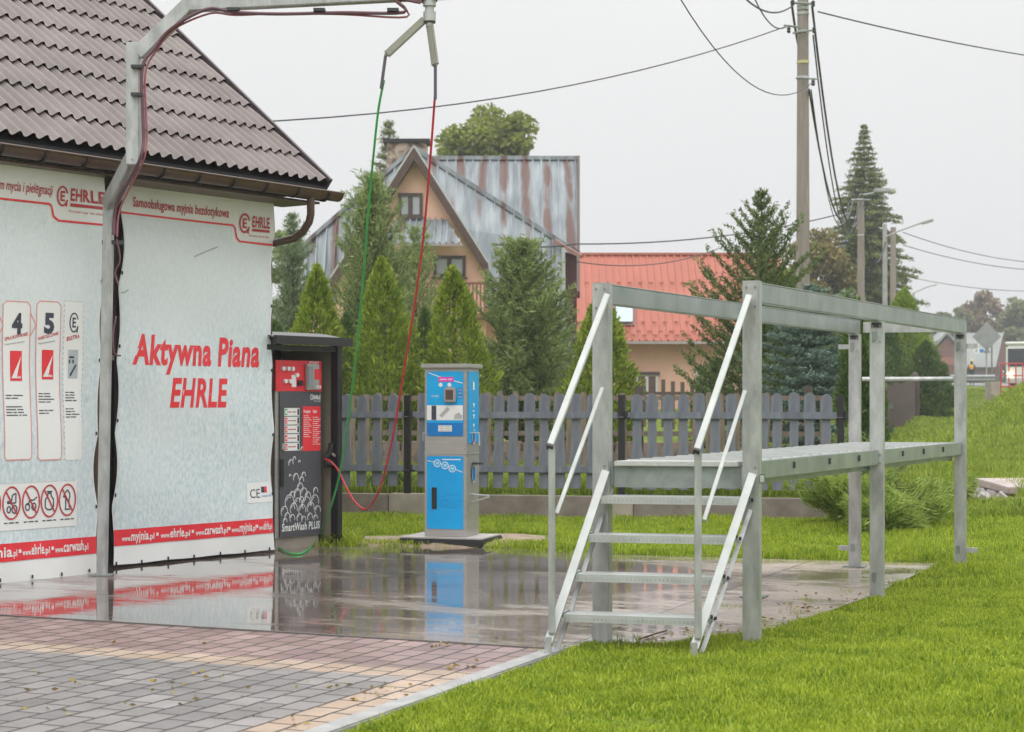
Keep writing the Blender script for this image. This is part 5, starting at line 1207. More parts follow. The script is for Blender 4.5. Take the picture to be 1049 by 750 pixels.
for i, (px, py, w_, m, lb, Y) in enumerate([(945, 316, 34, M_far, 'faint slim far tree left of the grey roofed far house', 165), (963, 312, 26, M_far, 'faint slim far tree above the gable of the far house', 170), (982, 308, 36, M_far, 'faint far tree left of the brown crowned one', 175),
    (1008, 291, 56, M_farbr, 'large hazy brown crowned far tree behind the diamond sign', 180), (1042, 304, 44, M_far, 'hazy green far tree at the right picture edge', 165), (1030, 318, 50, M_far, 'low hazy far tree behind the white bus', 190), (1070, 308, 50, M_far, 'hazy far tree beyond the right picture edge', 178),
    (925, 322, 44, M_far, 'faint far tree behind the bright topped thuja', 160), (990, 330, 60, M_farbr, 'low brown far tree behind the grey roof', 200)]):
    broadleaf('far_tree', px, 208 + (Y - 160) * .5, py, w_, lb, m, n=6500, leaf=.55, clumps=24, zlow=.2, spread=.33, group=FG)
def far_wood():
    n = 26000; x = rng.uniform(-160, 190, n); z = rng.random(n) ** .8; y = 246 + rng.normal(0, 4, n)
    hh = 9 + 3 * np.sin(x * .11) + 2 * np.sin(x * .37 + 1) + 1.2 * np.sin(x * 1.1)
    c = np.stack([x, y, .5 + z * hh], 1)
    tag(cards('far_wood', c, unit(n), 1.5 * rng.uniform(.6, 1.4, n), .9, M_far), 'low hazy wood closing the view on the horizon', 'wood', kind='stuff')
far_wood()

# ------------------------------------------------------------------ grass
def blades(name, x, y, h, w, m, label, lean=.5):
    n = len(x); z = H(x, y) - .004
    a = rng.uniform(0, np.pi, n); la = rng.uniform(0, 2 * np.pi, n); ll = np.abs(rng.normal(0, lean, n)) * h
    dx, dy = np.cos(a) * w / 2, np.sin(a) * w / 2
    mx, my, mz = x + np.cos(la) * ll * .35, y + np.sin(la) * ll * .35, z + h * .6
    tx, ty, tz = x + np.cos(la) * ll, y + np.sin(la) * ll, z + h * rng.uniform(.85, 1, n)
    V = np.stack([np.stack([x - dx, y - dy, z], 1), np.stack([x + dx, y + dy, z], 1), np.stack([mx + dx * .8, my + dy * .8, mz], 1), np.stack([mx - dx * .8, my - dy * .8, mz], 1), np.stack([tx, ty, tz], 1)], 1).reshape(-1, 3)
    k = np.arange(n) * 5
    T = np.concatenate([np.stack([k, k + 1, k + 2], 1), np.stack([k, k + 2, k + 3], 1), np.stack([k + 3, k + 2, k + 4], 1)])
    return tag(np_mesh(name, V, T, m), label, 'grass', kind='stuff')
M_grass = leafmat('grass_blade', (.095, .195, .01), (.53, .61, .06), trans=.35, rough=.45, ns=3.2)
M_grass2 = leafmat('far_grass_blade', (.12, .20, .015), (.42, .50, .08), trans=.35, ns=2.5)
def scatter(n, x0, x1, y0, y1, cond):
    x = rng.uniform(x0, x1, n); y = rng.uniform(y0, y1, n); k = cond(x, y); return x[k], y[k]
infr = lambda x, y: (x > -y * .305 - .5) & (x < y * .345 + .6)
def c1(x, y): d = sdist(x, y); return (d > .0 + .09 * np.clip(vnoise(x, y, 7, 3) + .6 * vnoise(x, y, 19, 2), -.2, 1)) & (rng.random(len(x)) < .45 + 1.2 * np.clip(vnoise(x, y, 2.6, 8) + vnoise(x, y, 6, 9) * .6 + .55, 0, 1)) & infr(x, y) & (wall_side(x, y) < -.12) & ~((np.hypot((x + .62) / 1.1, (y - 17.75) / .6) < 1))
x, y = scatter(760000, -1.5, 5.6, 6.2, 13, c1); clump = .5 + .35 * vnoise(x, y, 5, 4) + .4 * vnoise(x, y, 1.3, 7)
blades('grass', x, y, np.maximum(.012, .018 + .024 * clump) * rng.uniform(.4, 1.7, len(x)), .0045 + .005 * rng.random(len(x)), M_grass, 'short bright green lawn grass in the foreground')
x, y = scatter(600000, -4.5, 8, 13, 22, c1); clump = .5 + .5 * vnoise(x, y, 3, 4); k = rng.random(len(x)) < .8
x, y, clump = x[k], y[k], clump[k]
blades('grass', x, y, (.028 + .04 * clump) * rng.uniform(.5, 1.5, len(x)), .008, M_grass, 'grass strip between the wet concrete and the low wall')
c2 = lambda x, y: infr(x, y) & ((wall_side(x, y) > .12) | (x > 4)) & (sdist(x, y) > .3) & (np.hypot(x - 5.25, (y - 20.4) / 1.3) > .6)
x, y = scatter(330000, -6, 10, 18.5, 33, c2); blades('grass', x, y, .09 * rng.uniform(.6, 1.6, len(x)) * (1 + .6 * (vnoise(x, y, 1.3, 5) > 0)), .016, M_grass2, 'rough grass behind the fence and beyond the platform')
x, y = scatter(300000, 5, 24, 30, 92, lambda x, y: c2(x, y) & (np.abs(np.interp(y, [p[1] for p in PATH[::-1]], [p[0] for p in PATH[::-1]]) - x) > .55)); blades('grass', x, y, .10 * rng.uniform(.5, 1.7, len(x)), .04, M_grass2, 'long grass on the bank below the road')
# weeds growing over the paving edge and along joints
def debris():
    x, y = scatter(26000, -3.3, 3.6, 6.8, 16, lambda x, y: (sdist(x, y) < 0) & (sdist(x, y) > -.16) & infr(x, y) & (vnoise(x, y, 3, 1) + vnoise(x, y, 11, 2) > .45))
    blades('weeds', x, y + 0, .03 * rng.uniform(.5, 1.4, len(x)) + .07, .008, M_grass, 'weeds and grass creeping over the edge of the concrete')
debris()
M_leafy = leafmat('fallen_leaf', (.16, .10, .03), (.42, .34, .10), trans=.1)
pos = []; 
for px, py, s, n in [(455, 662, .03, 22), (463, 712, .05, 26), (445, 705, .05, 24), (515, 688, .04, 20), (470, 683, .04, 20), (395, 711, .05, 20), (370, 703, .05, 20), (415, 717, .04, 14), (810, 620, .05, 18), (830, 623, .05, 30), (812, 634, .09, 22), (760, 642, .1, 20), (730, 648, .1, 24), (690, 650, .09, 20), (850, 612, .12, 22), (900, 600, .12, 18), (700, 655, .1, 24), (620, 662, .1, 26), (780, 652, .09, 20), (930, 588, .12, 16), (880, 614, .04, 14), (505, 652, .03, 5), (795, 637, .06, 14), (80, 700, .05, 12), (103, 661, .03, 8), (212, 659, .02, 5), (170, 706, .04, 8), (120, 721, .05, 8), (245, 712, .04, 8), (258, 731, .05, 9), (200, 694, .04, 7), (60, 728, .06, 8), (325, 742, .05, 12), (35, 689, .04, 6), (190, 715, .05, 8), (20, 705, .05, 8), (150, 698, .03, 5), (310, 700, .03, 6), (230, 690, .03, 5)]:
    g_ = G(px, py, .006)
    for _ in range(int(n * .6)): pos.append((g_.x + rng.normal() * s * 1.6, g_.y + rng.normal() * s * 2.2, .0105))
pos = np.array(pos); dd_ = rng.normal(size=pos.shape); dd_[:, 2] *= .12
o = cards('fallen_leaves', pos, dd_, .034 * rng.uniform(.5, 1.4, len(pos)), .016, M_leafy); tag(o, 'scattered yellow brown fallen leaves and moss on the paving', 'leaves', kind='stuff')
def tw(px, py, px2, py2):
    a, c = G(px, py, .012), G(px2, py2, .012); b = MB(); b.tube([a, (a + c) / 2 + Vector((.02, .03, .004)), c], .006, 5); return tag(b.build('twig', M_bark), 'thin dark twig lying on the wet concrete near (%s) the stair foot' % ('right of' if px > 700 else 'left of'), 'twig', 'twigs on the concrete')
o = tw(655, 655, 683, 646); o['label'] = 'dark twig lying on the concrete below the lowest step'
o = tw(735, 654, 757, 665); o['label'] = 'dark twig lying between the stair foot and the front right post'
# ferny weed tuft next to the cabinet
x, y = scatter(900, -1.95, -1.5, 17.0, 17.6, lambda x, y: x > -9); blades('weeds', x, y, .12 * rng.uniform(.5, 1.4, len(x)), .012, M_grass, 'taller weeds growing beside the shelter post', lean=.8)
x = rng.normal(-1.45, .16, 420); y = np.full(420, 20.95) + rng.normal(0, .05, 420) + .35
blades('iris_leaves', x, y, rng.uniform(.12, .34, 420), .02, M_thuja_d, 'dark sword shaped leaves behind the low wall left of the black fence post', lean=.5)

# tufts that took root in the slab joints
xs_, ys_ = [], []
for px, py, s, n in [(745, 622, .05, 60), (790, 640, .07, 70), (812, 628, .06, 80), (828, 616, .05, 60), (868, 606, .06, 50), (722, 652, .06, 60), (642, 662, .08, 90), (560, 668, .05, 60), (500, 552, .05, 50), (640, 575, .06, 50)]:
    g_ = G(px, py); xs_.append(g_.x + rng.normal(0, s, n)); ys_.append(g_.y + rng.normal(0, s * 1.6, n))
xs_ = np.concatenate(xs_); ys_ = np.concatenate(ys_)
o = blades('weed_tufts', xs_, ys_, .075 + .035 * rng.uniform(.2, 1.3, len(xs_)), .007, M_grass, 'small weed tufts rooted in the joints of the wet concrete', lean=.35)

# ------------------------------------------------------------------ peach gable house with rusty metal roof
def ribmat(name, rust):
    m = bpy.data.materials.new(name); m.use_nodes = True; t = m.node_tree; L = t.links; N = t.nodes.new; b = t.nodes['Principled BSDF']
    tc = N('ShaderNodeTexCoord')
    def nz(st, s, d=4):
        g = N('ShaderNodeMapping'); g.inputs['Scale'].default_value = st; L.new(tc.outputs['Object'], g.inputs[0]); n = N('ShaderNodeTexNoise'); n.inputs['Scale'].default_value = s; n.inputs['Detail'].default_value = d; L.new(g.outputs[0], n.inputs['Vector']); return n.outputs[0]
    def rp(f, a, c, ca, cc):
        r = N('ShaderNodeValToRGB'); L.new(f, r.inputs[0]); e = r.color_ramp.elements; e[0].position = a; e[1].position = c; e[0].color = (*ca, 1); e[1].color = (*cc, 1); return r.outputs[0]
    zinc = rp(nz((4, 1, .25), 1.1, 6), .35, .7, (.17, .20, .22), (.33, .37, .39))
    wv = N('ShaderNodeTexWave'); wv.bands_direction = 'X'; wv.inputs['Scale'].default_value = .314 / .80; wv.inputs['Distortion'].default_value = .6; wv.inputs['Detail'].default_value = 3; L.new(tc.outputs['Object'], wv.inputs['Vector'])
    blot = nz((2.2, 1, .22), 1.0, 5)
    mu = N('ShaderNodeMath'); mu.operation = 'MULTIPLY'; L.new(wv.outputs['Fac'], mu.inputs[0]); L.new(blot, mu.inputs[1])
    fac = rp(mu.outputs[0], .27 + rust, .46 + rust, (0, 0, 0), (1, 1, 1))
    mx = N('ShaderNodeMix'); mx.data_type = 'RGBA'; L.new(fac, mx.inputs['Factor']); L.new(zinc, mx.inputs['A']); mx.inputs['B'].default_value = (.14, .075, .06, 1)
    L.new(mx.outputs['Result'], b.inputs['Base Color']); b.inputs['Roughness'].default_value = .5
    return m
M_rust = ribmat('rusty_zinc', .0); M_zinc = ribmat('zinc_roof', .10)
hs_Y = 60; sc_ = hs_Y / FPX
hb = thing('gable_house', (P(425, 0, 56).x, 56, 0), 0, 'peach coloured gable house with steep rusty zinc roofs and stone chimney', 'house')
HO = hb.location.copy(); Lc = lambda px, py, Y: P(px, py, Y) - HO
def ribbed(name, poly, m, parent, pitch=.32, th=.12):
    """planar 3D polygon (roughly facing the viewer) with raised standing ribs clipped to it"""
    poly = [Vector(p) for p in poly]; nrm = (poly[1] - poly[0]).cross(poly[2] - poly[0]).normalized()
    if nrm.y > 0: nrm = -nrm
    b = MB(); b.slab(poly, th, -nrm); o = b.build(name, m, parent)
    xs = [p.x for p in poly]; x = min(xs) + pitch / 2; rbm = MB(); n = len(poly)
    while x < max(xs):
        hit = []
        for i in range(n):
            a, c = poly[i], poly[(i + 1) % n]
            if (a.x - x) * (c.x - x) < 0: t = (x - a.x) / (c.x - a.x); hit.append(a + (c - a) * t)
        hit.sort(key=lambda p: p.z)
        if len(hit) >= 2 and (hit[-1] - hit[0]).length > .1: rbm.bar(hit[0] + nrm * .02, hit[-1] + nrm * .02, .05, .11, up=nrm)
        x += pitch
    rbm.build('ribs', m, o); return o
# main rear slope
r1 = ribbed('roof', [Lc(592, 163, 66), Lc(436, 163, 66), Lc(330, 270, 62.4), Lc(330, 300, 61.5), Lc(592, 300, 61.5)], M_rust, hb)
r1b = MB(); r1b.slab([Lc(592, 163, 66), Lc(436, 163, 66), Lc(425, 300, 72), Lc(592, 300, 72)], .12, (0, .6, -1)); r1b.build('roof', M_rust, hb)
b = MB(); b.bar(Lc(434, 162, 66), Lc(593, 162, 66), .25, .14); b.build('ridge_cap', M_zinc, r1)
b = MB(); b.bar(Lc(592.6, 163, 65.98), Lc(592.6, 302, 61.3), .10, .34); b.build('verge_board', M_brown, r1)
# front wing: plane from apex to the right
A_ = Lc(424, 151, 59.4); 
r2 = ribbed('roof', [A_, Lc(579, 250, 58.4), Lc(579, 314, 56.6), Lc(498, 314, 56.6), Lc(440, 230, 57.4)], M_zinc, hb)
b = MB(); b.bar(Lc(423, 150.5, 59.35), Lc(593, 259.5, 58.25), .22, .15); b.build('hip_cap', M_zinc, r2)
r3 = ribbed('roof', [A_, Lc(440, 230, 57.4), Lc(344, 310, 57.0), Lc(311, 292, 58.2), Lc(311, 252, 58.8)], M_zinc, hb)
b = MB(); b.bar(Lc(425, 150.5, 59.3), Lc(309, 252, 58.7), .2, .12); b.build('hip_cap', M_zinc, r3)
# body under
b = MB(); b.slab([Lc(312, 300, 58.6), Lc(590, 300, 58.6), Lc(590, 440, 58.6), Lc(312, 440, 58.6)], 9, (0, 1, 0)); b.build('wall', M_peach, hb)
b = MB(); b.slab([Lc(578, 258, 58.5), Lc(591, 262, 58.5), Lc(591, 430, 58.5), Lc(578, 430, 58.5)], .08, (0, 1, 0)); b.build('dark_side_boarding', mat('maroon_boarding', (.085, .03, .028), rough=.8), hb)
b = MB(); b.tube([Lc(577, 254, 56.4), Lc(577.5, 312, 56.4), Lc(577.5, 420, 56.4)], .06, 8); b.build('downpipe', M_galv_lt, hb)
b = MB(); b.bar(Lc(568, 247, 58.1), Lc(596, 263, 57.6), .14, .12); b.build('gutter', mat('rust_gutter', (.30, .17, .14)), hb)
# gable wall
GYd = 56.2
gw = MB(); gw.slab([Lc(424, 160, GYd), Lc(345, 285, GYd), Lc(345, 440, GYd), Lc(497, 440, GYd), Lc(497, 270, GYd)], 2.4, (0, 1, 0)); gwo = gw.build('gable_wall', M_peach, hb)
for a, c in ((Lc(424, 150, GYd - .5), Lc(500, 270, GYd - .5)), (Lc(424, 150, GYd - .5), Lc(338, 286, GYd - .5))):
    b = MB(); dv = Vector((0, 1.7, 0)); up_ = Vector((0, 0, .42)); b.slab([a, c, c - up_, a - up_], 1.9, (0, 1, 0)); b.build('verge_board', M_brown, hb)
    b = MB(); b.bar(a + Vector((0, .03, .03)), c + Vector((0, .03, .03)), .08, .05); b.build('verge_flashing', M_galv_lt, hb)
r4 = ribbed('canopy_roof', [Lc(407, 225, GYd - .02), Lc(457, 225, GYd - .02), Lc(473, 250, GYd - 1.5), Lc(388, 250, GYd - 1.5)], M_zinc, hb, pitch=.2, th=.05)
b = MB(); b.bar(Lc(388, 251, GYd - 1.52), Lc(474, 251, GYd - 1.52), .1, .08); b.build('gutter', mat('canopy_gutter', (.32, .26, .24)), r4)
def window(parent, pxa, pxb, pya, pyb, Y, O, mullions=1, glass=M_glass, frame=M_frameb):
    a, c = P(pxa, pyb, Y) - O, P(pxb, pya, Y) - O; w_ = c.x - a.x; h_ = c.z - a.z; t_ = .10
    b = MB(); y0, y1_ = a.y - .07, a.y + .03
    b.box(a.x, c.x, y0, y1_, c.z - t_, c.z); b.box(a.x, c.x, y0, y1_, a.z, a.z + t_); b.box(a.x, a.x + t_, y0, y1_, a.z + t_, c.z - t_); b.box(c.x - t_, c.x, y0, y1_, a.z + t_, c.z - t_)
    for k in range(mullions):
        x = a.x + w_ * (k + 1) / (mullions + 1); b.box(x - t_ * .7, x + t_ * .7, y0 + .01, y1_, a.z + t_, c.z - t_)
    f = b.build('window', frame, parent); g_ = MB(); g_.box(a.x + t_ * .5, c.x - t_ * .5, a.y - .02, a.y + .02, a.z + t_ * .5, c.z - t_ * .5); g_.build('pane', glass, f)
    s_ = MB(); s_.box(a.x - .06, c.x + .06, a.y - .14, a.y - .001, a.z - .06, a.z - .003); s_.build('sill', frame, f); return f
window(hb, 408, 433, 198, 223, GYd, HO); window(hb, 444, 477, 262, 284, GYd, HO)
b = MB(); x0 = Lc(425, 290, GYd - 1); x1 = Lc(500, 290, GYd - 1)
for k in range(20): b.box(x0.x + k * .12, x0.x + k * .12 + .05, x0.y, x0.y + .03, x0.z - .9, x0.z)
b.box(x0.x - .1, x1.x, x0.y - .02, x0.y - .001, x0.z - .05, x0.z + .03); b.box(x0.x - .1, x1.x, x0.y + .04, 1.9, x0.z - 1.1, x0.z - .95); b.build('balcony', mat('balcony_wood', (.22, .09, .06)), hb)
b = MB(); a = Lc(396, 205, 61); c = Lc(437, 146, 61); b.box(a.x, c.x, a.y, a.y + .9, a.z, c.z); ch = b.build('chimney', M_stonec, hb, bev=.03)
b = MB(); b.box(a.x - .12, c.x + .12, a.y - .12, a.y + 1.0, c.z + .003, c.z + .12); b.build('chimney_cap', M_dark, ch)

# ------------------------------------------------------------------ red roofed house
Y2 = 74; rh = thing('red_roof_house', (P(670, 0, Y2).x, Y2, 0), 0, 'long peach house with a bright salmon red sheet metal roof behind the fences', 'house')
O2 = rh.location.copy(); L2_ = lambda px, py, Y: P(px, py, Y) - O2
M_redroof = mat('salmon_roof', (.43, .125, .075), rough=.5, var=.08, scale=1.2)
e1, e2 = L2_(585, 349, Y2 - .8), L2_(762, 349, Y2 - .8); t1, t2 = L2_(585, 261, Y2 + 3.2), L2_(800, 261, Y2 + 3.2)
e2 = L2_(800, 349, Y2 - .8)
rr_ = ribbed('roof', [e1, e2, t2, t1], M_redroof, rh, pitch=.30)
b = MB(); b.slab([t1, t2, Vector((t2.x, t2.y + 4, e2.z)), Vector((t1.x, t1.y + 4, e1.z))], .12, (0, -.6, -1)); b.build('roof', M_redroof, rh)
b = MB(); b.bar(t1 + Vector((0, 0, .03)), t2 + Vector((0, 0, .03)), .25, .1); b.build('ridge_cap', M_redroof, rr_)
wl = L2_(588, 352, Y2); wr = L2_(797, 352, Y2); b = MB(); b.box(wl.x, wr.x, wl.y, wl.y + 6.2, -.5, wl.z); b.build('wall', M_peach, rh)
b = MB(); b.bar(e1 + Vector((0, -.06, -.08)), e2 + Vector((0, -.06, -.08)), .12, .12); b.build('gutter', mat('pale_gutter', (.4, .36, .34)), rh)
gd = None
for row, (py, k0) in enumerate(((292, 0), (332, 0), (341, 1), (345, 0))):
    f = (349 - py) / 88; n = 38
    for k in range(n):
        x = e1.x + .3 + k * .46 + (.23 if k0 else 0); 
        if x > e2.x: break
        p = e1.lerp(t1, f); p = Vector((x, p.y - .06, p.z + .04))
        b = MB(); 
        if gd is None: b.box(-.09, .09, -.02, .02, -.02, .04); gd = b.build('snow_guard', M_redroof, rr_); o = gd
        else: o = gd.copy(); C.objects.link(o)
        o.location = p
p = L2_(636, 325, Y2 + .55); b = MB(); b.slab([L2_(628, 334, Y2 - .2), L2_(650, 334, Y2 - .2), L2_(650, 312, Y2 + .8), L2_(628, 312, Y2 + .8)], .06, (0, -.7, .7)); sk = b.build('skylight', mat('skylight_frame', (.25, .16, .14)), rh)
b = MB(); b.slab([L2_(631, 331.5, Y2 - .2), L2_(648, 331.5, Y2 - .2), L2_(648, 314.5, Y2 + .7), L2_(631, 314.5, Y2 + .7)], .02, (0, -.7, .7)); o = b.build('pane', mat('skylight_glass', (.45, .55, .6), rough=.1), sk); o.location = (0, -.07, .07)
M_wframe = mat('white_frame', (.68, .68, .66), rough=.5)
window(rh, 651, 674, 383, 410, Y2 - .01, O2, 1, mat('reddish_pane', (.16, .07, .06), rough=.2), M_wframe)
b = MB(); a = L2_(650, 384, Y2 - .15); c = L2_(676, 381, Y2 - .15); b.box(a.x, c.x, a.y, a.y + .14, a.z, c.z); b.build('lintel', M_frameb, rh)
window(rh, 713, 735, 378, 402, Y2 - .01, O2, 1, M_glass, M_wframe)
# grey strip building visible low between
# ------------------------------------------------------------------ far house, road furniture
Y3 = 200; fh = thing('far_house', (P(990, 0, Y3).x, Y3, 0), 0, 'far house with a pale grey roof and reddish wooden gable beside the road', 'house')
O3 = fh.location.copy(); L3 = lambda px, py, Y: P(px, py, Y) - O3
M_fr = mat('far_roof', (.26, .28, .27), rough=.6, var=.1, scale=.6); M_frw = mat('reddish_boards', (.17, .075, .06), rough=.8); M_gw = mat('dark_wall', (.12, .09, .085), rough=.8)
b = MB(); b.slab([L3(978, 341, Y3 + 4), L3(1028, 341, Y3 + 4), L3(1020, 376, Y3), L3(972, 376, Y3)], .2, (0, .7, -.7)); b.build('roof', M_fr, fh)
b = MB(); b.slab([L3(978, 341, Y3 + 4), L3(1028, 341, Y3 + 4), L3(1033, 376, Y3 + 8), L3(972, 376, Y3 + 8)], .2, (0, -.7, -.7)); b.build('roof', M_fr, fh)
b = MB(); b.slab([L3(973, 374, Y3 + .4), L3(1027, 374, Y3 + .4), L3(1027, 398, Y3 + .4), L3(973, 398, Y3 + .4)], 7, (0, 1, 0)); b.build('wall', M_gw, fh)
b = MB(); b.slab([L3(1021, 374, Y3 + .35), L3(1028, 342, Y3 + 4), L3(1034, 374, Y3 + 7.5)], .2); b.build('gable_wall', M_frw, fh)
b = MB(); b.slab([L3(970.5, 345, Y3 - 2), L3(958, 358, Y3 - 2), L3(958, 396, Y3 - 2), L3(982, 396, Y3 - 2), L3(982, 358, Y3 - 2)], 3.5, (0, 1, 0)); b.build('gable_wall', M_frw, fh)
for a, c in (((970.5, 342), (954, 360)), ((970.5, 342), (986, 360))):
    b = MB(); p0, p1_ = L3(*a, Y3 - 2.4), L3(*c, Y3 - 2.4); b.slab([p0, p1_, p1_ + Vector((0, 0, .35)), p0 + Vector((0, 0, .35))], 4.5, (0, 1, 0)); b.build('roof', M_fr, fh)
b = MB(); b.slab([L3(959, 366, Y3 - 2.1), L3(981, 366, Y3 - 2.1), L3(981, 374, Y3 - 2.1), L3(959, 374, Y3 - 2.1)], .08, (0, -1, 0)); b.build('balcony', mat('far_balcony', (.30, .12, .09)), fh)
sb = thing('shop_sign', P(1005.5, 359.5, Y3 - 1), 0, 'small blue and white sign board on the roof of the far house', 'sign')
b = MB(); b.box(-.85, .85, -.1, .1, -.28, .3); so = b.build('board', M_white, sb)
b = MB(); b.box(-.25, .25, -.13, -.105, -.2, .22); b.build('emblem', M_blued, so); b = MB(); b.box(-.75, -.45, -.13, -.105, -.15, .2); b.box(.45, .75, -.13, -.105, -.15, .2); b.build('mark', M_inkg, so)
gp = thing('road_sign', (P(1010.5, 0, 88).x, 88, Hf(P(1010.5, 0, 88).x, 88)), 0, 'back of a diamond shaped road sign on a thin post', 'road sign')
g0 = gp.location.z; zc = EYE + (HY - 345) / FPX * 88 - g0
b = MB(); b.tube([(0, 0, -.1), (0, 0, zc + .6)], .04, 8); b.build('post', M_poleg, gp)
s_ = .72; b = MB(); b.prism([(0, zc - s_), (s_, zc), (0, zc + s_), (-s_, zc)], -.065, -.045); b.build('sign_plate', mat('sign_back', (.28, .29, .30), rough=.5), gp)
b = MB(); b.prism([(-.18, zc - s_ - .1), (.18, zc - s_ - .1), (0, zc - s_ + .25)], -.09, -.068); b.build('lower_plate', mat('sign_back2', (.22, .23, .24)), gp)
x_ = P(1016, 0, 92).x; lp = thing('marker_post', (x_, 92, Hf(x_, 92)), 0, 'thin grey post with a small white head right of the diamond sign', 'post')
b = MB(); b.tube([(0, 0, 0), (0, 0, 2.9)], .045, 6); b.build('post', M_pole, lp); b = MB(); b.lathe([(.02, 0), (.13, .08), (.13, .22), (.03, .3)], (0, 0, 2.9), 10); b.build('head', M_white, lp)
gr = thing('guard_rail', (P(905, 0, 84).x - 4, 84, 0), R(-3), 'grey galvanised road guard rail along the top of the grass bank', 'guard rail')
n_ = 16; Lg = 9.2
rel = lambda u: Hf(gr.location.x + u * math.cos(R(-3)), 84 + u * math.sin(R(-3)))
b = MB(); prf = [(0, 0), (-.05, .05), (-.05, .11), (0, .155), (-.05, .20), (-.05, .26), (0, .31)]
zg = EYE + (HY - 391) / FPX * 84
for k in range(6):
    (a1, c1_), (a2, c2_) = prf[k], prf[k + 1]
    b.slab([(0, a1, zg + c1_), (Lg, a1, zg + c1_), (Lg, a2, zg + c2_), (0, a2, zg + c2_)], .006)
b.build('beam', M_guard, gr)
for k in range(5):
    u = .4 + k * 2.1; b = MB(); b.box(u - .05, u + .05, .004, .09, rel(u) - .2, zg + .28); b.build('post', M_guard, gr)
x_, yb = P(1026, 0, 60).x, 60; zb_ = Hf(x_, yb)
cbk = thing('concrete_block', (x_, yb, 0), R(-6), 'grey concrete culvert head at the foot of the red railing', 'block')
b = MB(); zt_ = EYE + (HY - 404) / FPX * 60; b.box(-.32, .35, -.2, .5, zb_ - 1, zt_); b.build('block', M_conc2, cbk, bev=.03)
b = MB(); zz_ = EYE + (HY - 391) / FPX * 80; xo = P(1019, 0, 80); tag(b.box(xo.x - .25, xo.x + .25, 79.8, 80.6, zz_ - 1.6, zz_).build('concrete_post', M_conc2, None, bev=.03), 'squat grey concrete post at the end of the guard rail', 'post')
rl = thing('red_railing', (P(1033, 0, 59.8).x, 59.8, 0), R(-4), 'short bright red tubular railing beside the road at the right', 'railing')
zr0, zr1 = EYE + (HY - 405) / FPX * 59.8, EYE + (HY - 372.5) / FPX * 59.8
for x in (-.25, .02, .25, .48): b = MB(); b.tube([(x, 0, zr0 - .4), (x, 0, zr1)], .022, 8); b.build('upright', M_railr, rl)
for z in (zr1, zr0 + .62 * (zr1 - zr0), zr0 + .28 * (zr1 - zr0)): b = MB(); b.tube([(-.25, 0, z), (.48, 0, z)], .02, 8); b.build('rail', M_railr, rl)
# bus
bx = P(1030, 0, 112).x; bz = Hf(bx + 2, 112) + .04
bus = thing('white_bus', (bx, 112, bz), R(-32), 'white bus with a lit headlight coming along the road at the right edge', 'bus')
M_bus = mat('bus_paint', (.72, .72, .70), rough=.25, var=.03)
b = MB(); b.box(0, 2.3, .0, 8, .35, 2.75); b.build('body', M_bus, bus, bev=.12)
b = MB(); b.box(-.06, 2.36, -.06, 8.0, 2.752, 2.95); b.build('roof', M_white, bus, bev=.08)
b = MB(); b.box(.15, 2.15, -.02, -.001, 1.35, 2.5); b.build('windscreen', M_glassd, bus, bev=.004)
for k in range(4): b = MB(); b.box(-.02, -.001, .5 + k * 1.8, 2.1 + k * 1.8, 1.5, 2.35); b.build('side_window', M_glassd, bus)
b = MB(); b.box(.05, 2.25, -.08, -.001, .3, .62); b.build('bumper', M_inkg, bus, bev=.02)
for x in (.3, 2.0): b = MB(); b.tube([(x, -.03, .85), (x, -.10, .85)], .17, 14); b.build('headlight', emit('headlamp', (1, .62, .35), 9), bus)
for x in (.02, 2.06):
    for y in (1.3, 6.3): b = MB(); b.tube([(x, y, .45), (x + .22, y, .45)], .45, 18); w_ = b.build('wheel', M_rubber, bus); b = MB(); b.tube([(x - .02, y, .45), (x + .24, y, .45)], .22, 14); b.build('rim', M_galv_lt, w_)
# person
px_, py_ = P(995.5, 0, 128).x, 128; pz = Hf(px_, py_) + .04
pe = thing('person', (px_, py_, pz), R(150), 'person in dark clothes and an orange and yellow vest walking beside the road', 'person')
def body():
    me = bpy.data.meshes.new('body'); sk = [((0, 0, .92), .15), ((0, 0, 1.15), .15), ((0, .02, 1.38), .17), ((0, .02, 1.50), .07), ((0, .03, 1.66), .105), ((0, .03, 1.76), .07),
        ((.09, 0, .86), .10), ((.10, .10, .48), .07), ((.10, .02, .06), .05), ((.10, .14, .03), .04), ((-.09, 0, .86), .10), ((-.10, -.06, .48), .07), ((-.10, -.16, .08), .05), ((-.10, -.06, .03), .04),
        ((.2, .02, 1.40), .065), ((.25, -.06, 1.12), .05), ((.24, .06, .88), .035), ((-.2, .02, 1.40), .065), ((-.25, .06, 1.12), .05), ((-.24, .2, .92), .035)]
    ed = [(0, 1), (1, 2), (2, 3), (3, 4), (4, 5), (0, 6), (6, 7), (7, 8), (8, 9), (0, 10), (10, 11), (11, 12), (12, 13), (2, 14), (14, 15), (15, 16), (2, 17), (17, 18), (18, 19)]
    me.from_pydata([s[0] for s in sk], ed, []); o = bpy.data.objects.new('body', me); C.objects.link(o)
    o.modifiers.new('skin', 'SKIN'); o.modifiers.new('sub', 'SUBSURF').render_levels = 1
    for i, s in enumerate(sk): me.skin_vertices[0].data[i].radius = (s[1], s[1])
    me.skin_vertices[0].data[0].use_root = True; me.materials.append(mat('dark_clothing', (.045, .05, .055), rough=.9)); o.parent = pe; return o
body()
b = MB(); b.lathe([(.165, 1.12), (.19, 1.25), (.20, 1.36), (.15, 1.46)], (0, .015, 0), 14); b.build('vest', mat('orange_vest', (.75, .38, .06), rough=.7), pe, smooth=True)
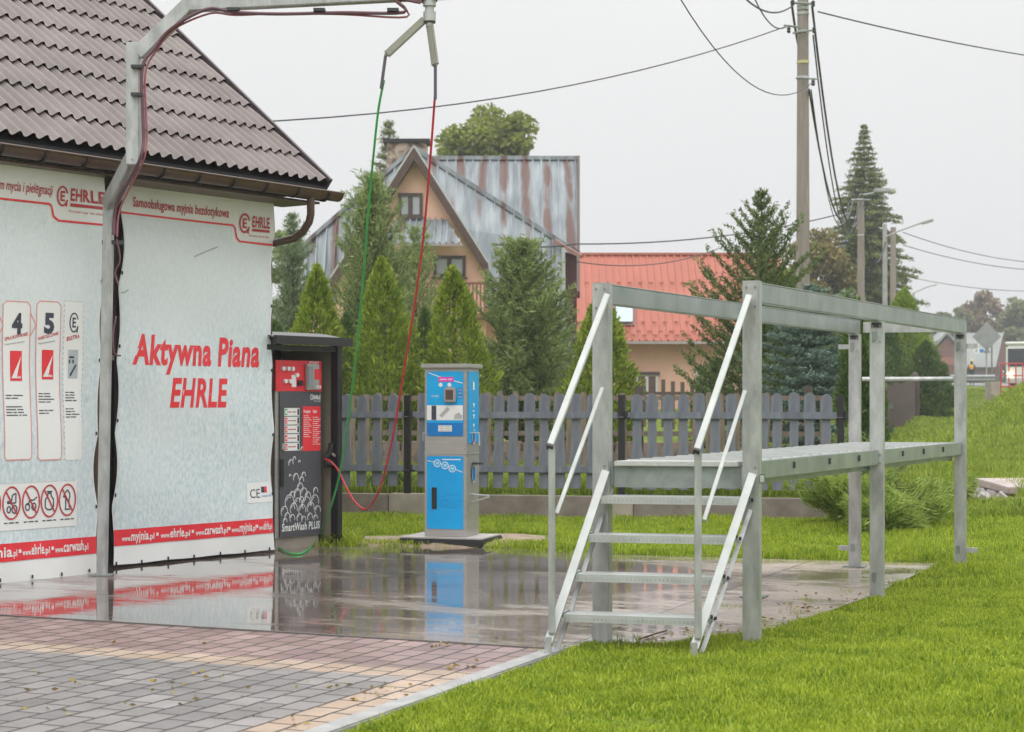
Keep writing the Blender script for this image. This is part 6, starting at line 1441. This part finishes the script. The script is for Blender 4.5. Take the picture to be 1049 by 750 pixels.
b = MB(); b.lathe([(.11, 1.70), (.10, 1.78), (.05, 1.83), (.01, 1.84)], (0, .03, 0), 12); b.build('hat', mat('yellow_hat', (.7, .55, .1)), pe, smooth=True)

# ------------------------------------------------------------------ utility poles and wires
def pole(px, Y, py_top, r0, r1, label, m=M_pole, name='utility_pole', grp='utility poles', bands=()):
    x = (px - CX) / FPX * Y; z = Hf(x, Y); t = thing(name, (x, Y, z), 0, label, 'pole', grp); h = EYE + (HY - py_top) / FPX * Y - z
    b = MB(); b.tube([(0, 0, -.2), (0, 0, h / 2), (0, 0, h)], [r0, (r0 + r1) / 2, r1], 14); b.build('shaft', m, t, smooth=True)
    for py in bands:
        zz = EYE + (HY - py) / FPX * Y - z; b = MB(); rr0 = r0 + (r1 - r0) * zz / h; b.tube([(0, 0, zz - .03), (0, 0, zz + .03)], rr0 + .012, 14); b.build('band', mat('yellow_band', (.55, .5, .25)) if py == 64 else M_galv_lt, t)
    return t, z, h
pl_, pz_, ph_ = pole(822.5, 38, -28, .165, .115, 'thick concrete utility pole carrying the wires, tallest and nearest of the poles', bands=(5, 9, 14, 33, 64, 80))
def hw(t, pts, r=.02, m=M_galv_dk, nm='cross_arm'):
    b = MB(); L0 = t.location; b.tube([p - L0 for p in pts], r, 6); return b.build(nm, m, t)
hw(pl_, [P(803, 26, 37.8), P(820, 28, 37.8)], .022); hw(pl_, [P(812, 34, 37.8), P(832, 31, 37.8)], .02); hw(pl_, [P(815, 80, 37.8), P(838, 81, 37.8)], .018); hw(pl_, [P(812, 3, 37.8), P(834, 4, 37.8)], .025)
for q_ in ((833, 4, 0), (834, 31, 0), (812, 3, 0), (833, 85, 0), (808, 31, 0)):
    b = MB(); v = P(q_[0], q_[1], 37.75) - pl_.location; b.lathe([(.03, -.06), (.045, -.02), (.03, .0), (.045, .04), (.02, .07)], v, 8); b.build('insulator', M_bolt, pl_)
p2, _, _ = pole(882, 70, 203, .17, .13, 'slimmer concrete utility pole in front of the tall larch', bands=(241,))
hw(p2, [P(872, 205, 69.7), P(892, 205, 69.7)], .05); hw(p2, [P(884, 200, 69.7), P(907, 196, 69.7)], .05); b = MB(); v = P(904, 196, 69.6) - p2.location; b.box(v.x - .35, v.x + .35, v.y - .1, v.y + .1, v.z - .06, v.z + .12); b.build('lamp_head', M_poleg, p2, bev=.04)
p3_, _, _ = pole(906.5, 74, 230, .13, .09, 'pale grey street lamp with a long slanted arm', m=M_poleg, name='street_lamp', grp='street lamps')
hw(p3_, [P(906.5, 243, 73.9), P(920, 237, 73.9), P(945, 228, 73.9)], .035, M_poleg, 'lamp_arm'); b = MB(); v0, v1 = P(944, 229, 73.9) - p3_.location, P(956, 225.5, 73.9) - p3_.location; b.bar(v0, v1, .16, .12); b.build('lamp_head', M_poleg, p3_, bev=.03)
p4_, _, _ = pole(915, 84, 233, .17, .13, 'concrete utility pole right behind the pale street lamp')
p5_, _, _ = pole(926.5, 100, 275, .17, .13, 'short looking concrete utility pole furthest along the road')
p6_, _, _ = pole(936, 150, 300, .12, .09, 'distant street lamp whose arm slants up over the thuja', m=M_poleg, name='street_lamp', grp='street lamps')
hw(p6_, [P(936, 300, 149.9), P(950, 294, 149.9), P(960, 291.5, 149.9)], .06, M_poleg, 'lamp_arm')
WG = 'overhead wires'
def wire(a, c, sag, r, label, grp=WG, n=16):
    a, c = Vector(a), Vector(c); pts = [a.lerp(c, i / n) - Vector((0, 0, sag * 4 * (i / n) * (1 - i / n))) for i in range(n + 1)]
    b = MB(); b.tube(pts, r, 5); return tag(b.build('wire', M_wire), label, 'wire', grp)
wire(P(803, 28, 37.8), P(180, 128, 26), .45, .012, 'dark wire crossing from the main pole over the house to the brown roof')
wire(P(838, 12, 37.8), P(1120, 66, 50), .12, .017, 'thick dark wire running from the main pole to the upper right edge')
wire(P(694, -6, 25), P(833, 84, 37.7), .75, .010, 'thin sagging wire curving down to the lower clamp of the main pole')
wire(P(755, -10, 30), P(812, 6, 37.7), .25, .018, 'short wire at the pole top left')
wire(P(772, -4, 33), P(806, 27, 37.7), .25, .014, 'short wire ending at the upper left arm of the pole')
wire(P(832, 6, 37.7), P(884, 205, 69.6), 2.6, .027, 'thickest wire dropping from the main pole to the second pole')
wire(P(833, 36, 37.7), P(880, 205, 69.6), 2.6, .018, 'thin wire dropping beside the thickest one to the second pole')
wire(P(829, 92, 37.7), P(874, 205, 69.6), 1.7, .025, 'dark wire dropping from the lower clamp to the second pole')
wire(P(831, 92, 37.7), P(870, 207, 69.6), 1.8, .014, 'faint wire dropping from the lower clamp to the second pole')
wire(P(811, 2, 37.8), P(822, 60, 46), .2, .03, 'short thick cable hugging the main pole')
wire(P(590, 250, 58.2), P(873, 216, 69.6), .35, .024, 'wire from the rusty roofed house to the second pole, upper of two')
wire(P(590, 268, 58.2), P(752, 248, 70), .45, .018, 'wire from the rusty roofed house over the red roof, lower of two')
wire(P(505, 250, 56.0), P(590, 250, 58.2), .1, .028, 'wire lying across the zinc roof plane')
wire(P(925, 238, 80), P(1130, 268, 95), .6, .018, 'upper faint wire leaving the street lamp to the right')
wire(P(925, 251, 100), P(1130, 276, 110), .6, .022, 'middle faint wire leaving to the right')
wire(P(932, 284, 120), P(1130, 294, 130), .6, .022, 'lowest faint wire leaving to the right')
wire(P(886, 240, 69.5), P(907, 248, 73.9), 1.0, .03, 'short slack wire between the second pole and the street lamp')

# ------------------------------------------------------------------ air
def haze():
    b = MB(); b.box(-190, 230, -30, 262, -3, 24)
    m = bpy.data.materials.new('haze'); m.use_nodes = True; t = m.node_tree; t.nodes.remove(t.nodes['Principled BSDF'])
    v = t.nodes.new('ShaderNodeVolumePrincipled'); v.inputs['Density'].default_value = HAZE; v.inputs['Color'].default_value = (.93, .95, 1, 1); v.inputs['Anisotropy'].default_value = 0
    t.links.new(v.outputs[0], t.nodes['Material Output'].inputs['Volume'])
    o = b.build('haze', m); tag(o, kind='stuff'); return o
HAZE = .0009
if HAZE: haze()
